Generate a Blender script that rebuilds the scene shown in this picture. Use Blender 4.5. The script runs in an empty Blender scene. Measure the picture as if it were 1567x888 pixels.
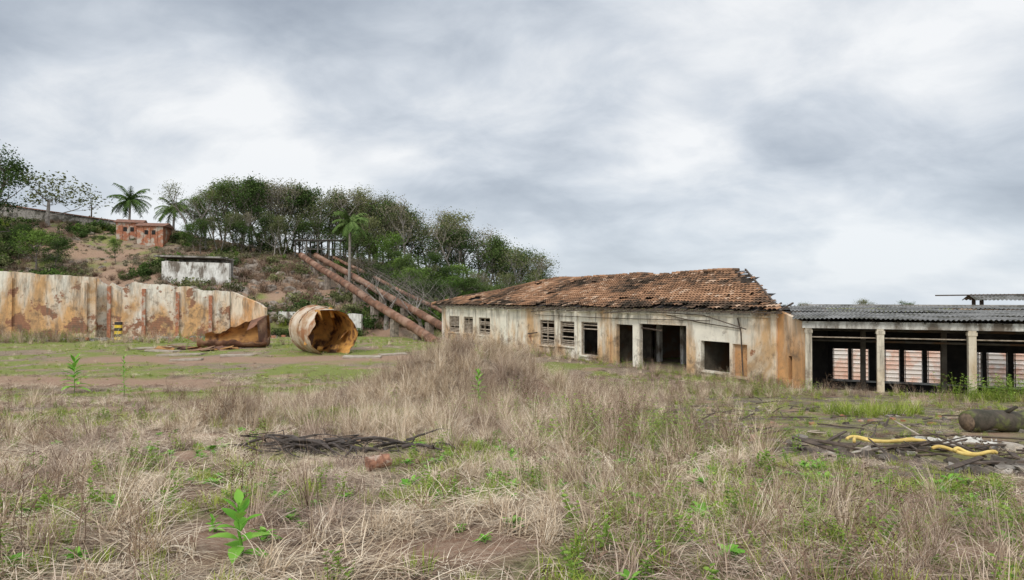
import bpy, math, random
import numpy as np
from mathutils import Vector, Matrix, noise
R=random.Random(7)
sc=bpy.context.scene
def nz(x,y,z=0.0): return noise.noise(Vector((x,y,z)))
def sstep(a,b,x):
    t=min(1,max(0,(x-a)/(b-a))); return t*t*(3-2*t)
def lerpt(x,tab):
    if x<=tab[0][0]: return tab[0][1]
    for (a,b),(c,d) in zip(tab,tab[1:]):
        if x<=c: return b+(d-b)*(x-a)/(c-a)
    return tab[-1][1]
# ------------------------------------------------ nodes helpers
def setin(nt,s,v):
    if isinstance(v,bpy.types.NodeSocket): nt.links.new(v,s)
    elif isinstance(v,(tuple,list)):
        if len(s.default_value)==4 and len(v)==3: v=tuple(v)+(1,)
        s.default_value=v
    else: s.default_value=v
def mth(nt,op,a,b=0.0,clamp=False):
    n=nt.nodes.new('ShaderNodeMath'); n.operation=op; n.use_clamp=clamp
    setin(nt,n.inputs[0],a); setin(nt,n.inputs[1],b); return n.outputs[0]
def mixc(nt,f,a,b,blend='MIX'):
    n=nt.nodes.new('ShaderNodeMix'); n.data_type='RGBA'; n.blend_type=blend
    setin(nt,n.inputs[0],f); setin(nt,n.inputs[6],a); setin(nt,n.inputs[7],b); return n.outputs[2]
def ramp(nt,f,st):
    n=nt.nodes.new('ShaderNodeValToRGB'); e=n.color_ramp.elements
    while len(e)<len(st): e.new(0.5)
    for i,(p,c) in enumerate(st):
        e[i].position=p; e[i].color=(c,c,c,1) if not isinstance(c,tuple) else tuple(c)+(1,)
    setin(nt,n.inputs[0],f); return n.outputs[0]
def wpos(nt,scale=(1,1,1)):
    g=nt.nodes.new('ShaderNodeNewGeometry')
    m=nt.nodes.new('ShaderNodeVectorMath'); m.operation='MULTIPLY'
    nt.links.new(g.outputs['Position'],m.inputs[0]); m.inputs[1].default_value=scale
    return m.outputs[0]
def objpos(nt,scale=(1,1,1)):
    g=nt.nodes.new('ShaderNodeTexCoord')
    m=nt.nodes.new('ShaderNodeVectorMath'); m.operation='MULTIPLY'
    nt.links.new(g.outputs['Object'],m.inputs[0]); m.inputs[1].default_value=scale
    return m.outputs[0]
def ntex(nt,vec,scale,detail=4,rough=.55,dist=0):
    n=nt.nodes.new('ShaderNodeTexNoise'); nt.links.new(vec,n.inputs['Vector'])
    n.inputs['Scale'].default_value=scale; n.inputs['Detail'].default_value=detail
    n.inputs['Roughness'].default_value=rough; n.inputs['Distortion'].default_value=dist
    return n.outputs[0]
def attr(nt,name):
    n=nt.nodes.new('ShaderNodeAttribute'); n.attribute_name=name; return n
def newmat(name,rough=.85,spec=.25):
    m=bpy.data.materials.new(name); m.use_nodes=True; nt=m.node_tree
    b=nt.nodes['Principled BSDF']; b.inputs['Roughness'].default_value=rough
    b.inputs['Specular IOR Level'].default_value=spec
    return m,nt,b
def bump(nt,b,h,strength=.4,dist=.05):
    n=nt.nodes.new('ShaderNodeBump'); n.inputs['Strength'].default_value=strength
    n.inputs['Distance'].default_value=dist; nt.links.new(h,n.inputs['Height'])
    nt.links.new(n.outputs[0],b.inputs['Normal'])
def noisemat(name,c1,c2,scale=3,c3=None,s3=.6,rough=.85,bs=.3,bd=.03,stretch=(1,1,1),obj=False,lo=.38,hi=.62):
    m,nt,b=newmat(name,rough)
    v=(objpos if obj else wpos)(nt,stretch)
    n=ntex(nt,v,scale,6,.65)
    col=mixc(nt,ramp(nt,n,[(lo,0.0),(hi,1.0)]),c1,c2)
    if c3:
        n3=ntex(nt,v,s3,5,.6); col=mixc(nt,ramp(nt,n3,[(.5,0.0),(.6,1.0)]),col,c3)
    nt.links.new(col,b.inputs['Base Color']); bump(nt,b,n,bs,bd); return m
def tonemat(name,stops,rough=.8,rnd=.4,spec=.2,transl=0.0):
    m=bpy.data.materials.new(name); m.use_nodes=True; nt=m.node_tree
    out=nt.nodes['Material Output']; nt.nodes.remove(nt.nodes['Principled BSDF'])
    b=nt.nodes.new('ShaderNodeBsdfDiffuse'); sh=b.outputs[0]
    a=attr(nt,'tone'); oi=nt.nodes.new('ShaderNodeObjectInfo')
    f=mth(nt,'ADD',mth(nt,'MULTIPLY',a.outputs['Fac'],1-rnd),mth(nt,'MULTIPLY',oi.outputs['Random'],rnd))
    col=ramp(nt,f,stops)
    nt.links.new(col,b.inputs['Color'])
    if transl>0:
        t=nt.nodes.new('ShaderNodeBsdfTranslucent'); nt.links.new(col,t.inputs['Color'])
        mx=nt.nodes.new('ShaderNodeMixShader'); mx.inputs[0].default_value=transl
        nt.links.new(sh,mx.inputs[1]); nt.links.new(t.outputs[0],mx.inputs[2]); sh=mx.outputs[0]
    nt.links.new(sh,out.inputs['Surface'])
    return m
def plaster(name,base,stain,brick,zlow=0.0,zhi=3.6,stain_lo=.5,brick_lo=.62,ss=.35,grime=(.16,.13,.10),gl=.60):
    m,nt,b=newmat(name,.9)
    v=wpos(nt)
    vs=wpos(nt,(1,1,.4)); vg=wpos(nt,(1,1,.13))
    g=nt.nodes.new('ShaderNodeSeparateXYZ'); nt.links.new(v,g.inputs[0])
    h=mth(nt,'DIVIDE',mth(nt,'SUBTRACT',g.outputs[2],zlow),zhi-zlow,True)
    low=mth(nt,'SUBTRACT',1.0,h)
    n1=ntex(nt,vs,ss,8,.66,.6)
    f1=ramp(nt,mth(nt,'ADD',n1,mth(nt,'MULTIPLY',low,.14)),[(stain_lo,0.0),(stain_lo+.16,1.0)])
    n2=ntex(nt,v,1.6,6,.7)
    col=mixc(nt,ramp(nt,n2,[(.35,0.0),(.75,.55)]),base,tuple(x*.68 for x in base))
    st=mixc(nt,ramp(nt,ntex(nt,vs,1.3,6,.7),[(.35,0.0),(.65,1.0)]),stain,tuple(x*.5 for x in stain))
    col=mixc(nt,mth(nt,'MULTIPLY',f1,.85),col,st)
    n3=ntex(nt,v,.5,7,.64)
    f3=ramp(nt,mth(nt,'ADD',n3,mth(nt,'MULTIPLY',low,.1)),[(brick_lo,0.0),(brick_lo+.03,1.0)])
    bz=mth(nt,'FRACT',mth(nt,'MULTIPLY',g.outputs[2],5.0))
    bl=ramp(nt,bz,[(.08,.45),(.2,1.0)])
    bc=mixc(nt,1.0,mixc(nt,ntex(nt,v,6,3),brick,tuple(x*.5 for x in brick)),bl,'MULTIPLY')
    col=mixc(nt,f3,col,bc)
    n4=ntex(nt,vg,1.9,7,.72)
    f4=ramp(nt,mth(nt,'ADD',n4,mth(nt,'MULTIPLY',h,.12)),[(gl,0.0),(gl+.16,.8)])
    col=mixc(nt,f4,col,grime)
    n5=ntex(nt,v,1.1,8,.74)
    f5=ramp(nt,mth(nt,'ADD',n5,mth(nt,'MULTIPLY',low,.16)),[(.61,0.0),(.74,.8)])
    col=mixc(nt,f5,col,(.17,.12,.08))
    nt.links.new(col,b.inputs['Base Color'])
    bump(nt,b,mth(nt,'SUBTRACT',n2,mth(nt,'MULTIPLY',f3,.8)),.3,.03)
    return m
# ------------------------------------------------ mesh builder
class MB:
    def __init__(s): s.v=[];s.f=[];s.m=[];s.t=[]
    def add(s,vs,fs,mi=0,tone=.5):
        o=len(s.v); s.v.extend([tuple(x) for x in vs])
        s.t.extend([tone]*len(vs) if not isinstance(tone,list) else tone)
        for f in fs: s.f.append(tuple(i+o for i in f)); s.m.append(mi)
    def box(s,c,size,rz=0,mi=0,tone=.5,rx=0,ry=0):
        M=Matrix.Translation(c)@Matrix.Rotation(rz,4,'Z')@Matrix.Rotation(ry,4,'Y')@Matrix.Rotation(rx,4,'X')
        a,b,d=[x/2 for x in size]
        vs=[M@Vector((x,y,z)) for x in(-a,a) for y in(-b,b) for z in(-d,d)]
        s.add(vs,[(0,1,3,2),(4,6,7,5),(0,4,5,1),(2,3,7,6),(0,2,6,4),(1,5,7,3)],mi,tone)
    def tube(s,pts,rad,n=6,mi=0,tone=.5,cap=True):
        pts=[Vector(p) for p in pts]; vs=[];fs=[]
        for i,p in enumerate(pts):
            d=(pts[min(i+1,len(pts)-1)]-pts[max(i-1,0)])
            if d.length<1e-6: d=Vector((0,0,1))
            d.normalize()
            up=Vector((0,0,1)) if abs(d.z)<.9 else Vector((1,0,0))
            a=d.cross(up).normalized(); b=d.cross(a)
            r=rad[i] if isinstance(rad,(list,tuple)) else rad
            for k in range(n):
                t=2*math.pi*k/n+ (math.pi/4 if n==4 else 0)
                vs.append(p+a*math.cos(t)*r+b*math.sin(t)*r)
        for i in range(len(pts)-1):
            for k in range(n):
                k2=(k+1)%n; fs.append((i*n+k,i*n+k2,(i+1)*n+k2,(i+1)*n+k))
        if cap: fs.append(tuple(range(n-1,-1,-1))); fs.append(tuple((len(pts)-1)*n+k for k in range(n)))
        s.add(vs,fs,mi,tone)
    def obj(s,name,mats,parent=None,smooth=False,link=True,loc=None):
        me=bpy.data.meshes.new(name); me.from_pydata(s.v,[],s.f)
        for m in mats: me.materials.append(m)
        me.polygons.foreach_set('material_index',s.m)
        if smooth: me.polygons.foreach_set('use_smooth',[True]*len(s.f))
        a=me.attributes.new('tone','FLOAT','POINT'); a.data.foreach_set('value',s.t)
        me.update()
        o=bpy.data.objects.new(name,me)
        if link: sc.collection.objects.link(o)
        if parent: o.parent=parent
        if loc: o.location=loc
        return o
def empty(name,loc=(0,0,0)):
    e=bpy.data.objects.new(name,None); e.empty_display_size=.5; sc.collection.objects.link(e); e.location=loc; return e
def inst(name,mesh,loc,rz=0,scale=1,parent=None,rx=0):
    o=bpy.data.objects.new(name,mesh); sc.collection.objects.link(o)
    o.location=loc; o.rotation_euler=(rx,0,rz)
    o.scale=(scale,)*3 if not isinstance(scale,tuple) else scale
    if parent: o.parent=parent
    return o
# ------------------------------------------------ terrain
CAMZ=4.2
HX=[(-300,20),(-92,19.5),(-80,18.5),(-69,16.8),(-57,15.0),(-45,13.4),(-33,12),(-21,9),(-10,6),(2,1.2),(10,0)]
Q=Vector((13.4,28.2)); E=Vector((.921,-.389)); EN=Vector((.389,.921))
def G(x,y):
    base=2.5-.1136*(y-4)
    if y<4: base=2.5
    k=.25
    base=k*math.log(1+math.exp(min(40,base/k))) if base<5 else base
    z=base
    if y>66:
        t=min(1,max(0,(y-70)/42)); hx=lerpt(x,HX)
        z+=hx*(t**.68)+ (nz(x*.09,y*.09)*1.3+nz(x*.3,y*.3,4)*.6+nz(x*.8,y*.8,4)*.25)*sstep(0,4,hx)*sstep(0,.2,t)
        if y>135: z-= (z+30)*sstep(135,420,y)
    z+=1.9*math.exp(-(((x+1.5)/3.1)**2+((y-21.5)/2.8)**2))*(1+.3*nz(x*.8,y*.8))
    z+=.45*math.exp(-(((x+6.1)/.6)**2+((y-13.6)/.6)**2))
    nr=sstep(60,20,y) if y>0 else 1
    z+=(nz(x*.5,y*.5,1)*.10+nz(x*1.7,y*1.7,2)*.035)*nr*(1-.6*padw(x,y))
    r=Vector((x,y))-Q; s=r.dot(E); d=r.dot(EN)
    if d>.35 and d<20 and s>-1 and s<45: z-=1.05*sstep(.35,.9,d)
    return z
PAD=[(.4,20.2),(2.4,14.0),(3.0,9.8),(3.9,7.4),(8,5.9),(14,6.0),(24,20),(17,25.8),(12,25.8),(5,24.5),(1.6,22.6)]
def sdpoly(x,y,P):
    d=1e9; ins=False; n=len(P)
    for i in range(n):
        ax,ay=P[i]; bx,by=P[(i+1)%n]
        ex,ey=bx-ax,by-ay; wx,wy=x-ax,y-ay
        t=max(0,min(1,(wx*ex+wy*ey)/(ex*ex+ey*ey)))
        d=min(d,(wx-ex*t)**2+(wy-ey*t)**2)
        if (ay>y)!=(by>y) and x<(bx-ax)*(y-ay)/(by-ay)+ax: ins=not ins
    return -math.sqrt(d) if ins else math.sqrt(d)
def padw(x,y):
    if y>30 or y<4 or x<-2 or x>28: return 0
    return sstep(.5,-.5,sdpoly(x,y,PAD)+nz(x*.6,y*.6,9)*1.3)
def dirtw(x,y):
    if y>68:
        return .95*sstep(-.08,.14,nz(x*.1,y*.1,60)+.6*nz(x*.35,y*.35,61)) if x<-12 else .2
    w=0
    w=max(w,sstep(2.4,.9,abs(y-(31.0-.12*(x+20)+nz(x*.2,0)*.8)))*sstep(-11,-16,x)*.97)
    w=max(w,sstep(3.8,1.5,abs(y-43)+nz(x*.3,y*.3)*2)*sstep(-33,-27,x)*sstep(-4,-8,x))
    w=max(w,sstep(1.2,.2,abs((Vector((x,y))-Q).dot(EN)+1.6))*sstep(3,4,(Vector((x,y))-Q).dot(E))*.9)
    w=max(w,.9*sstep(.26,.42,nz(x*.55,y*.55,55)+.3*nz(x*2,y*2,56))*(1 if y<26 else .8))
    return min(1,max(0,w+nz(x,y,3)*.3*w))
def greenw(x,y):
    g=.42+nz(x*.22,y*.22,5)*.9+nz(x*.7,y*.7,6)*.65
    if y>24: g+=.27*sstep(24,30,y)*sstep(4,-6,x)
    if 9<y<17 and -9<x<-1: g+=.10
    if y<9: g-=.20*sstep(1,-2,x)
    if y<8: g+=.10*sstep(1.0,2.5,x)
    g-= .6*math.exp(-(((x+1.6)/4)**2+((y-21.5)/4)**2))
    return min(1,max(0,g))
def axis(segs):
    out=[]
    for a,b,st in segs: out+=list(np.arange(a,b,st))
    return out
xs=axis([(-1600,-400,150),(-400,-130,30),(-130,-34,1.3),(-34,34,.36),(34,130,3),(130,400,30),(400,1601,150)])
ys=axis([(-60,-4,8),(-4,46,.3),(46,140,1.0),(140,440,20),(440,2400,140)])
nx=len(xs); V=[];Z=[]
for y in ys:
    for x in xs:
        V.append((x,y,G(x,y)))
        if -4<=y<140 and abs(x)<130:
            Z.append((greenw(x,y)-(.25 if y>70 else 0),padw(x,y),dirtw(x,y),1))
        else: Z.append((.6,0,0,1))
F=[(j*nx+i,j*nx+i+1,(j+1)*nx+i+1,(j+1)*nx+i) for j in range(len(ys)-1) for i in range(nx-1)]
me=bpy.data.meshes.new('ground'); me.from_pydata(V,[],F)
ca=me.color_attributes.new('zones','FLOAT_COLOR','POINT'); ca.data.foreach_set('color',[c for z in Z for c in z])
me.polygons.foreach_set('use_smooth',[True]*len(F))
ground=bpy.data.objects.new('ground',me); sc.collection.objects.link(ground)
m,nt,b=newmat('ground_soil_grass',.95,.15)
v=wpos(nt); za=attr(nt,'zones'); sp=nt.nodes.new('ShaderNodeSeparateColor'); nt.links.new(za.outputs['Color'],sp.inputs[0])
nf=ntex(nt,v,14,6,.75); nm=ntex(nt,v,2.2,5,.65)
dry=mixc(nt,ramp(nt,nf,[(.38,0.0),(.62,1.0)]),(.11,.08,.055),(.42,.32,.225))
grn=mixc(nt,ramp(nt,nf,[(.38,0.0),(.62,1.0)]),(.11,.12,.035),(.30,.33,.09))
col=mixc(nt,ramp(nt,mth(nt,'ADD',mth(nt,'MULTIPLY',sp.outputs[0],.7),mth(nt,'MULTIPLY',nm,.5)),[(.5,0.0),(.72,1.0)]),dry,grn)
pad=mixc(nt,ramp(nt,nm,[(.4,0.0),(.6,1.0)]),(.085,.068,.055),(.21,.165,.125))
pad=mixc(nt,ramp(nt,ntex(nt,v,.8,7,.72),[(.45,0.0),(.55,.85)]),pad,(.24,.235,.07))
pad=mixc(nt,ramp(nt,nf,[(.52,0.0),(.66,.7)]),pad,(.38,.30,.22))
pad=mixc(nt,ramp(nt,ntex(nt,v,5,6,.7),[(.56,0.0),(.62,.8)]),pad,(.05,.042,.035))
col=mixc(nt,sp.outputs[1],col,pad)
dirt=mixc(nt,nm,(.40,.24,.155),(.22,.135,.09))
dirt=mixc(nt,ramp(nt,nf,[(.45,0.0),(.6,.7)]),dirt,(.42,.31,.22))
col=mixc(nt,sp.outputs[2],col,dirt)
nt.links.new(col,b.inputs['Base Color']); bump(nt,b,nf,.8,.06)
me.materials.append(m)
# ------------------------------------------------ grass prototypes
M_dry=tonemat('dry_straw',[(0,(.13,.09,.06)),(.28,(.37,.27,.18)),(.58,(.68,.54,.38)),(1,(.90,.79,.62))],rnd=.3)
M_dry2=tonemat('weathered_brown_straw',[(0,(.08,.055,.04)),(.3,(.24,.165,.12)),(.65,(.47,.35,.255)),(1,(.68,.56,.44))],rnd=.3)
M_brown=tonemat('brown_stalk',[(0,(.09,.055,.04)),(.5,(.24,.16,.11)),(1,(.42,.30,.20))],rnd=.4)
M_green=tonemat('green_blade',[(0,(.10,.15,.025)),(.45,(.29,.37,.06)),(.8,(.47,.52,.10)),(1,(.64,.59,.22))],transl=.2,rnd=.45)
M_leafy=tonemat('weed_leaf',[(0,(.07,.13,.025)),(.5,(.21,.32,.06)),(1,(.42,.52,.12))],transl=.2,rnd=.4)
M_fresh=tonemat('fresh_leaf',[(0,(.10,.26,.035)),(.5,(.20,.42,.06)),(1,(.36,.58,.12))],transl=.2,rnd=.1)
def blade(mb,p,az,elev,L,w,bend,mi,tone,seg=4,twist=0):
    d=Vector((math.cos(az)*math.cos(elev),math.sin(az)*math.cos(elev),math.sin(elev)))
    side=Vector((-math.sin(az+twist),math.cos(az+twist),0)); P=Vector(p); vs=[];fs=[]
    for i in range(seg+1):
        ww=w*(1-(i/seg)**1.6)*.5+ .0004
        vs+= [P-side*ww,P+side*ww]
        P=P+d*(L/seg); d=(d+Vector((0,0,-bend/seg))).normalized()
        if P.z<.004: P.z=.004; d.z=max(d.z,0)
    for i in range(seg): fs.append((2*i,2*i+1,2*i+3,2*i+2))
    mb.add(vs,fs,mi,tone)
def disc(r):
    a=R.uniform(0,6.283); q=r*math.sqrt(R.random()); return (math.cos(a)*q,math.sin(a)*q)
def mk(colname,gens,mats):
    c=bpy.data.collections.new(colname)
    for i,g in enumerate(gens):
        mb=MB(); g(mb); o=mb.obj('%s_part_%02d'%(colname,i),mats,link=False); c.objects.link(o)
    return c
def g_mat(mb,n=58,mi=0):
    az0=R.uniform(0,6.28)
    for i in range(n):
        x,y=disc(.30); az=az0+R.gauss(0,.9)+(math.pi if R.random()<.3 else 0)
        blade(mb,(x,y,R.uniform(0,.05)),az,R.uniform(-.05,.30),R.uniform(.15,.5),R.uniform(.0025,.0078),R.uniform(.15,.7),mi,R.random()**1.1,3,R.uniform(-1,1))
def g_dry(mb,n=55,h=.5,lean=.5,mi=0):
    az0=R.uniform(0,6.28)
    for i in range(n):
        x,y=disc(.09); az=R.uniform(0,6.28) if R.random()<.5 else az0+R.gauss(0,.7)
        blade(mb,(x,y,0),az,R.uniform(.6,1.5),h*R.uniform(.5,1.2),R.uniform(.004,.008),R.uniform(.5,2.2)*lean*2,mi,R.random(),5,R.uniform(-.6,.6))
def g_green(mb,n=45,h=.25):
    for i in range(n):
        x,y=disc(.10); blade(mb,(x,y,0),R.uniform(0,6.28),R.uniform(.6,1.5),h*R.uniform(.4,1.2),R.uniform(.004,.009),R.uniform(.4,1.6),1,R.random(),4)
    for i in range(n//4):
        x,y=disc(.12); blade(mb,(x,y,0),R.uniform(0,6.28),R.uniform(.3,1.2),h*R.uniform(.5,1.2),.005,1,0,R.random(),3)
def leaf(mb,p,d,up,L,W,mi,tone,droop=.3):
    d=Vector(d).normalized(); s=d.cross(Vector(up)); 
    if s.length<.01: s=Vector((1,0,0))
    s.normalize(); nrm=s.cross(d).normalized(); p=Vector(p)
    prof=[(0,.06),(.2,.6),(.45,1),(.7,.8),(.9,.35),(1,.02)]; vs=[];fs=[]
    for t,w in prof:
        c=p+d*(L*t)-Vector((0,0,droop*L*t*t)); 
        vs+=[c-s*(W*.5*w)+nrm*(W*.14*w),c,c+s*(W*.5*w)+nrm*(W*.14*w)]
    for i in range(len(prof)-1):
        a=i*3; fs+=[(a,a+1,a+4,a+3),(a+1,a+2,a+5,a+4)]
    mb.add(vs,fs,mi,tone)
def g_weed(mb,h=.4,n=4,lw=.028):
    for k in range(n):
        x,y=disc(.07); az=R.uniform(0,6.28); ln=R.uniform(0,.35); P=Vector((x,y,0)); pts=[P.copy()]
        H=h*R.uniform(.6,1.2); d=Vector((math.cos(az)*ln,math.sin(az)*ln,1)).normalized()
        for i in range(6):
            P=P+d*H/6; pts.append(P.copy()); d=(d+Vector((R.gauss(0,.1),R.gauss(0,.1),0))).normalized()
            for q in range(3):
                a=R.uniform(0,6.28); leaf(mb,P,(math.cos(a),math.sin(a),R.uniform(.2,.9)),(0,0,1),H*R.uniform(.10,.2)*(1.25-i*.12),lw*R.uniform(.6,1.1),2,R.random())
        mb.tube(pts,[.004-.0005*i for i in range(7)],3,1,.4,False)
def g_stalk(mb,h=.8,n=5):
    for k in range(n):
        x,y=disc(.12); az=R.uniform(0,6.28); P=Vector((x,y,0)); pts=[P.copy()]
        H=h*R.uniform(.6,1.15); d=Vector((math.cos(az)*.22,math.sin(az)*.22,1)).normalized()
        for i in range(7):
            P=P+d*H/7; pts.append(P.copy()); d=(d+Vector((R.gauss(0,.12),R.gauss(0,.12),0))).normalized()
            if i>1:
                for q in range(2):
                    a=R.uniform(0,6.28); L=H*R.uniform(.08,.25); e=P+Vector((math.cos(a)*.6,math.sin(a)*.6,R.uniform(.5,1))).normalized()*L
                    mb.tube([P,e],[.002,.001],3,3,R.random(),False)
                    for w in range(3):
                        c=e+Vector((R.gauss(0,.012),R.gauss(0,.012),R.gauss(0,.015))); s=.006
                        mb.add([c+Vector((s,0,0)),c+Vector((0,s,s)),c+Vector((-s,0,0)),c+Vector((0,-s,-s))],[(0,1,2,3)],3,R.random())
        mb.tube(pts,[.004-.0004*i for i in range(8)],3,3,R.random(),False)
def g_rosette(mb,h=.18,n=14):
    for i in range(n):
        a=i*2.4+R.uniform(-.3,.3); e=R.uniform(.25,1.1)
        leaf(mb,(0,0,.01+i*.004),(math.cos(a),math.sin(a),e),(0,0,1),h*R.uniform(.6,1.2),h*.3,4,R.random(),.35)
def g_litter(mb):
    for i in range(26):
        x,y=disc(.3); a=R.uniform(0,6.28); L=R.uniform(.08,.35); e=R.uniform(-.05,.5)
        p=Vector((x,y,.015)); q=p+Vector((math.cos(a),math.sin(a),e*.5))*L*.5; r=q+Vector((math.cos(a+R.gauss(0,.4)),math.sin(a+R.gauss(0,.4)),e*.3))*L*.5
        mb.tube([p,q,r],[.005,.004,.002],3,3,R.random()*.6,False)
    for i in range(20):
        x,y=disc(.3); a=R.uniform(0,6.28); leaf(mb,(x,y,R.uniform(.01,.06)),(math.cos(a),math.sin(a),R.uniform(-.1,.4)),(0,0,1),R.uniform(.03,.08),.025,3,R.random(),.1)
GM=[M_dry,M_green,M_leafy,M_brown,M_fresh,M_dry2]
C_grass=mk('grass_tufts',
 [lambda mb:g_mat(mb)]*5+                                   #0-4
 [lambda mb:g_dry(mb,50,.34,.7)]*3+                         #5-7
 [lambda mb:g_dry(mb,60,.75,.4)]*3+                         #8-10
 [lambda mb:g_green(mb,50,.17)]*3+                          #11-13
 [lambda mb:g_green(mb,50,.34)]*2+                          #14-15
 [lambda mb:g_weed(mb,.22,6,.03)]*2+[lambda mb:g_weed(mb,.6,4,.03)]*2+ #16-19
 [lambda mb:g_stalk(mb,.8,4)]*3+                            #20-22
 [lambda mb:g_rosette(mb,.14)]*2+[g_litter]*2+              #23-24, 25-26
 [lambda mb:g_mat(mb,58,5)]*3+[lambda mb:g_dry(mb,50,.34,.7,5)]*2+[lambda mb:g_dry(mb,60,.75,.4,5)]*2,GM) #27-29,30-31,32-33
def scatter(name,coll,data):
    A=np.array(data,dtype=float)
    me=bpy.data.meshes.new(name); me.from_pydata([tuple(p) for p in A[:,:3]],[],[])
    a=me.attributes.new('rot','FLOAT_VECTOR','POINT'); a.data.foreach_set('vector',A[:,3:6].ravel())
    a=me.attributes.new('scl','FLOAT','POINT'); a.data.foreach_set('value',A[:,6])
    a=me.attributes.new('idx','INT','POINT'); a.data.foreach_set('value',A[:,7].astype(int))
    o=bpy.data.objects.new(name,me); sc.collection.objects.link(o)
    ng=bpy.data.node_groups.new(name+'_nodes','GeometryNodeTree')
    ng.interface.new_socket('Geometry',in_out='INPUT',socket_type='NodeSocketGeometry')
    ng.interface.new_socket('Geometry',in_out='OUTPUT',socket_type='NodeSocketGeometry')
    gi=ng.nodes.new('NodeGroupInput'); go=ng.nodes.new('NodeGroupOutput')
    ip=ng.nodes.new('GeometryNodeInstanceOnPoints'); ci=ng.nodes.new('GeometryNodeCollectionInfo')
    ci.inputs['Collection'].default_value=coll; ci.inputs['Separate Children'].default_value=True
    ci.inputs['Reset Children'].default_value=True
    ip.inputs['Pick Instance'].default_value=True
    def na(nm,t):
        x=ng.nodes.new('GeometryNodeInputNamedAttribute'); x.data_type=t; x.inputs['Name'].default_value=nm
        return x.outputs['Attribute']
    L=ng.links.new
    L(gi.outputs[0],ip.inputs['Points']); L(ci.outputs[0],ip.inputs['Instance'])
    L(na('idx','INT'),ip.inputs['Instance Index']); L(na('rot','FLOAT_VECTOR'),ip.inputs['Rotation']); L(na('scl','FLOAT'),ip.inputs['Scale'])
    L(ip.outputs[0],go.inputs[0])
    md=o.modifiers.new('scatter','NODES'); md.node_group=ng
    return o
C0=Vector((12.8,30)); A1=Vector((-.52,.854)); N1=Vector((.854,.52)); LB=38.2
def inbuild(x,y,mg=0.1):
    r=Vector((x,y))-C0; s=r.dot(A1); w=r.dot(N1)
    if -.2<s<LB+.3 and -mg<w<12.5: return True
    r=Vector((x,y))-Q; s=r.dot(E); d=r.dot(EN)
    return s>-.5 and d>-.5 and s<45 and d<16
D=[]
LOW=[(-1.7,7.1,.6),(-2.6,9.1,1.3),(5.9,9.0,1.7),(6.2,7.2,1.3),(10,11.5,1.5),(-1.83,4.0,.28)]
def add(x,y,s,i,tilt=.12):
    for cx,cy,r in LOW:
        if (x-cx)**2+(y-cy)**2<r*r:
            if i>=5 and not(11<=i<=13): i=R.choice([0,1,2,3])
            s=min(s,.6)
    b_=nz(x*.45,y*.45,90)+.5*nz(x*1.5,y*1.5,91)+R.gauss(0,.12)
    if b_>.05:
        if i<=4: i=27+i%3
        elif 5<=i<=7: i=30+i%2
        elif 8<=i<=10 and b_>.15: i=32+i%2
    D.append((x,y,G(x,y)-.01,R.gauss(0,tilt),R.gauss(0,tilt),R.uniform(0,6.283),s,i))
for y0,y1,n,sca in [(1.2,3.2,550,.9),(3,9,3500,.95),(9,18,5600,1.1),(18,34,6800,1.2),(34,72,6300,1.75)]:
    for k in range(n):
        y=math.sqrt(R.uniform(y0*y0,y1*y1)); x=R.uniform(-1.08,1.08)*max(y,3.5)
        if y>26 and inbuild(x,y): continue
        pw=padw(x,y); dw=dirtw(x,y) if y<68 else 0; g=greenw(x,y)+R.gauss(0,.14)
        if R.random()<dw*.93: continue
        if pw>.4:
            mo=nz(x*.9,y*.9,12)+.35*nz(x*2.2,y*2.2,3)
            if mo<.05 and R.random()<.86: continue
            add(x,y,R.uniform(.35,.7)*(1 if y<18 else 1.2),R.choice([0,1,11,12,13,13,2,25,26,26,16]),.1); continue
        s=sca*R.uniform(.7,1.2)
        far=y>34
        if far: s*=.5
        if g>.6:
            i=R.choice([11,12,13,11,12,13,0,25,16,23,24] if not far else [11,12,13,12,13,5,0])
            if i in(23,24) and y>12: i=11
        elif g>.44: i=R.choice([0,1,2,3,4,11,12,13,16,25,26])
        else: i=R.choice([0,1,2,3,4,0,1,2,3,4,5,5,25])
        tall=nz(x*.35,y*.35,20)
        if not far and tall>.22 and R.random()<.3: i=R.choice([5,6,7,8,9,20,21,14]); s*=.85
        if i>=5 and 22<y<34 and x<-4: s*=.6
        add(x,y,s,i)
for k in range(1400):
    x=R.gauss(-1.4,2.9); y=R.gauss(20.3,2.2)
    add(x,y,R.uniform(.6,1.15),R.choice([5,6,8,9,10,8,9,10,8,0,1,21]),.2)
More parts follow.
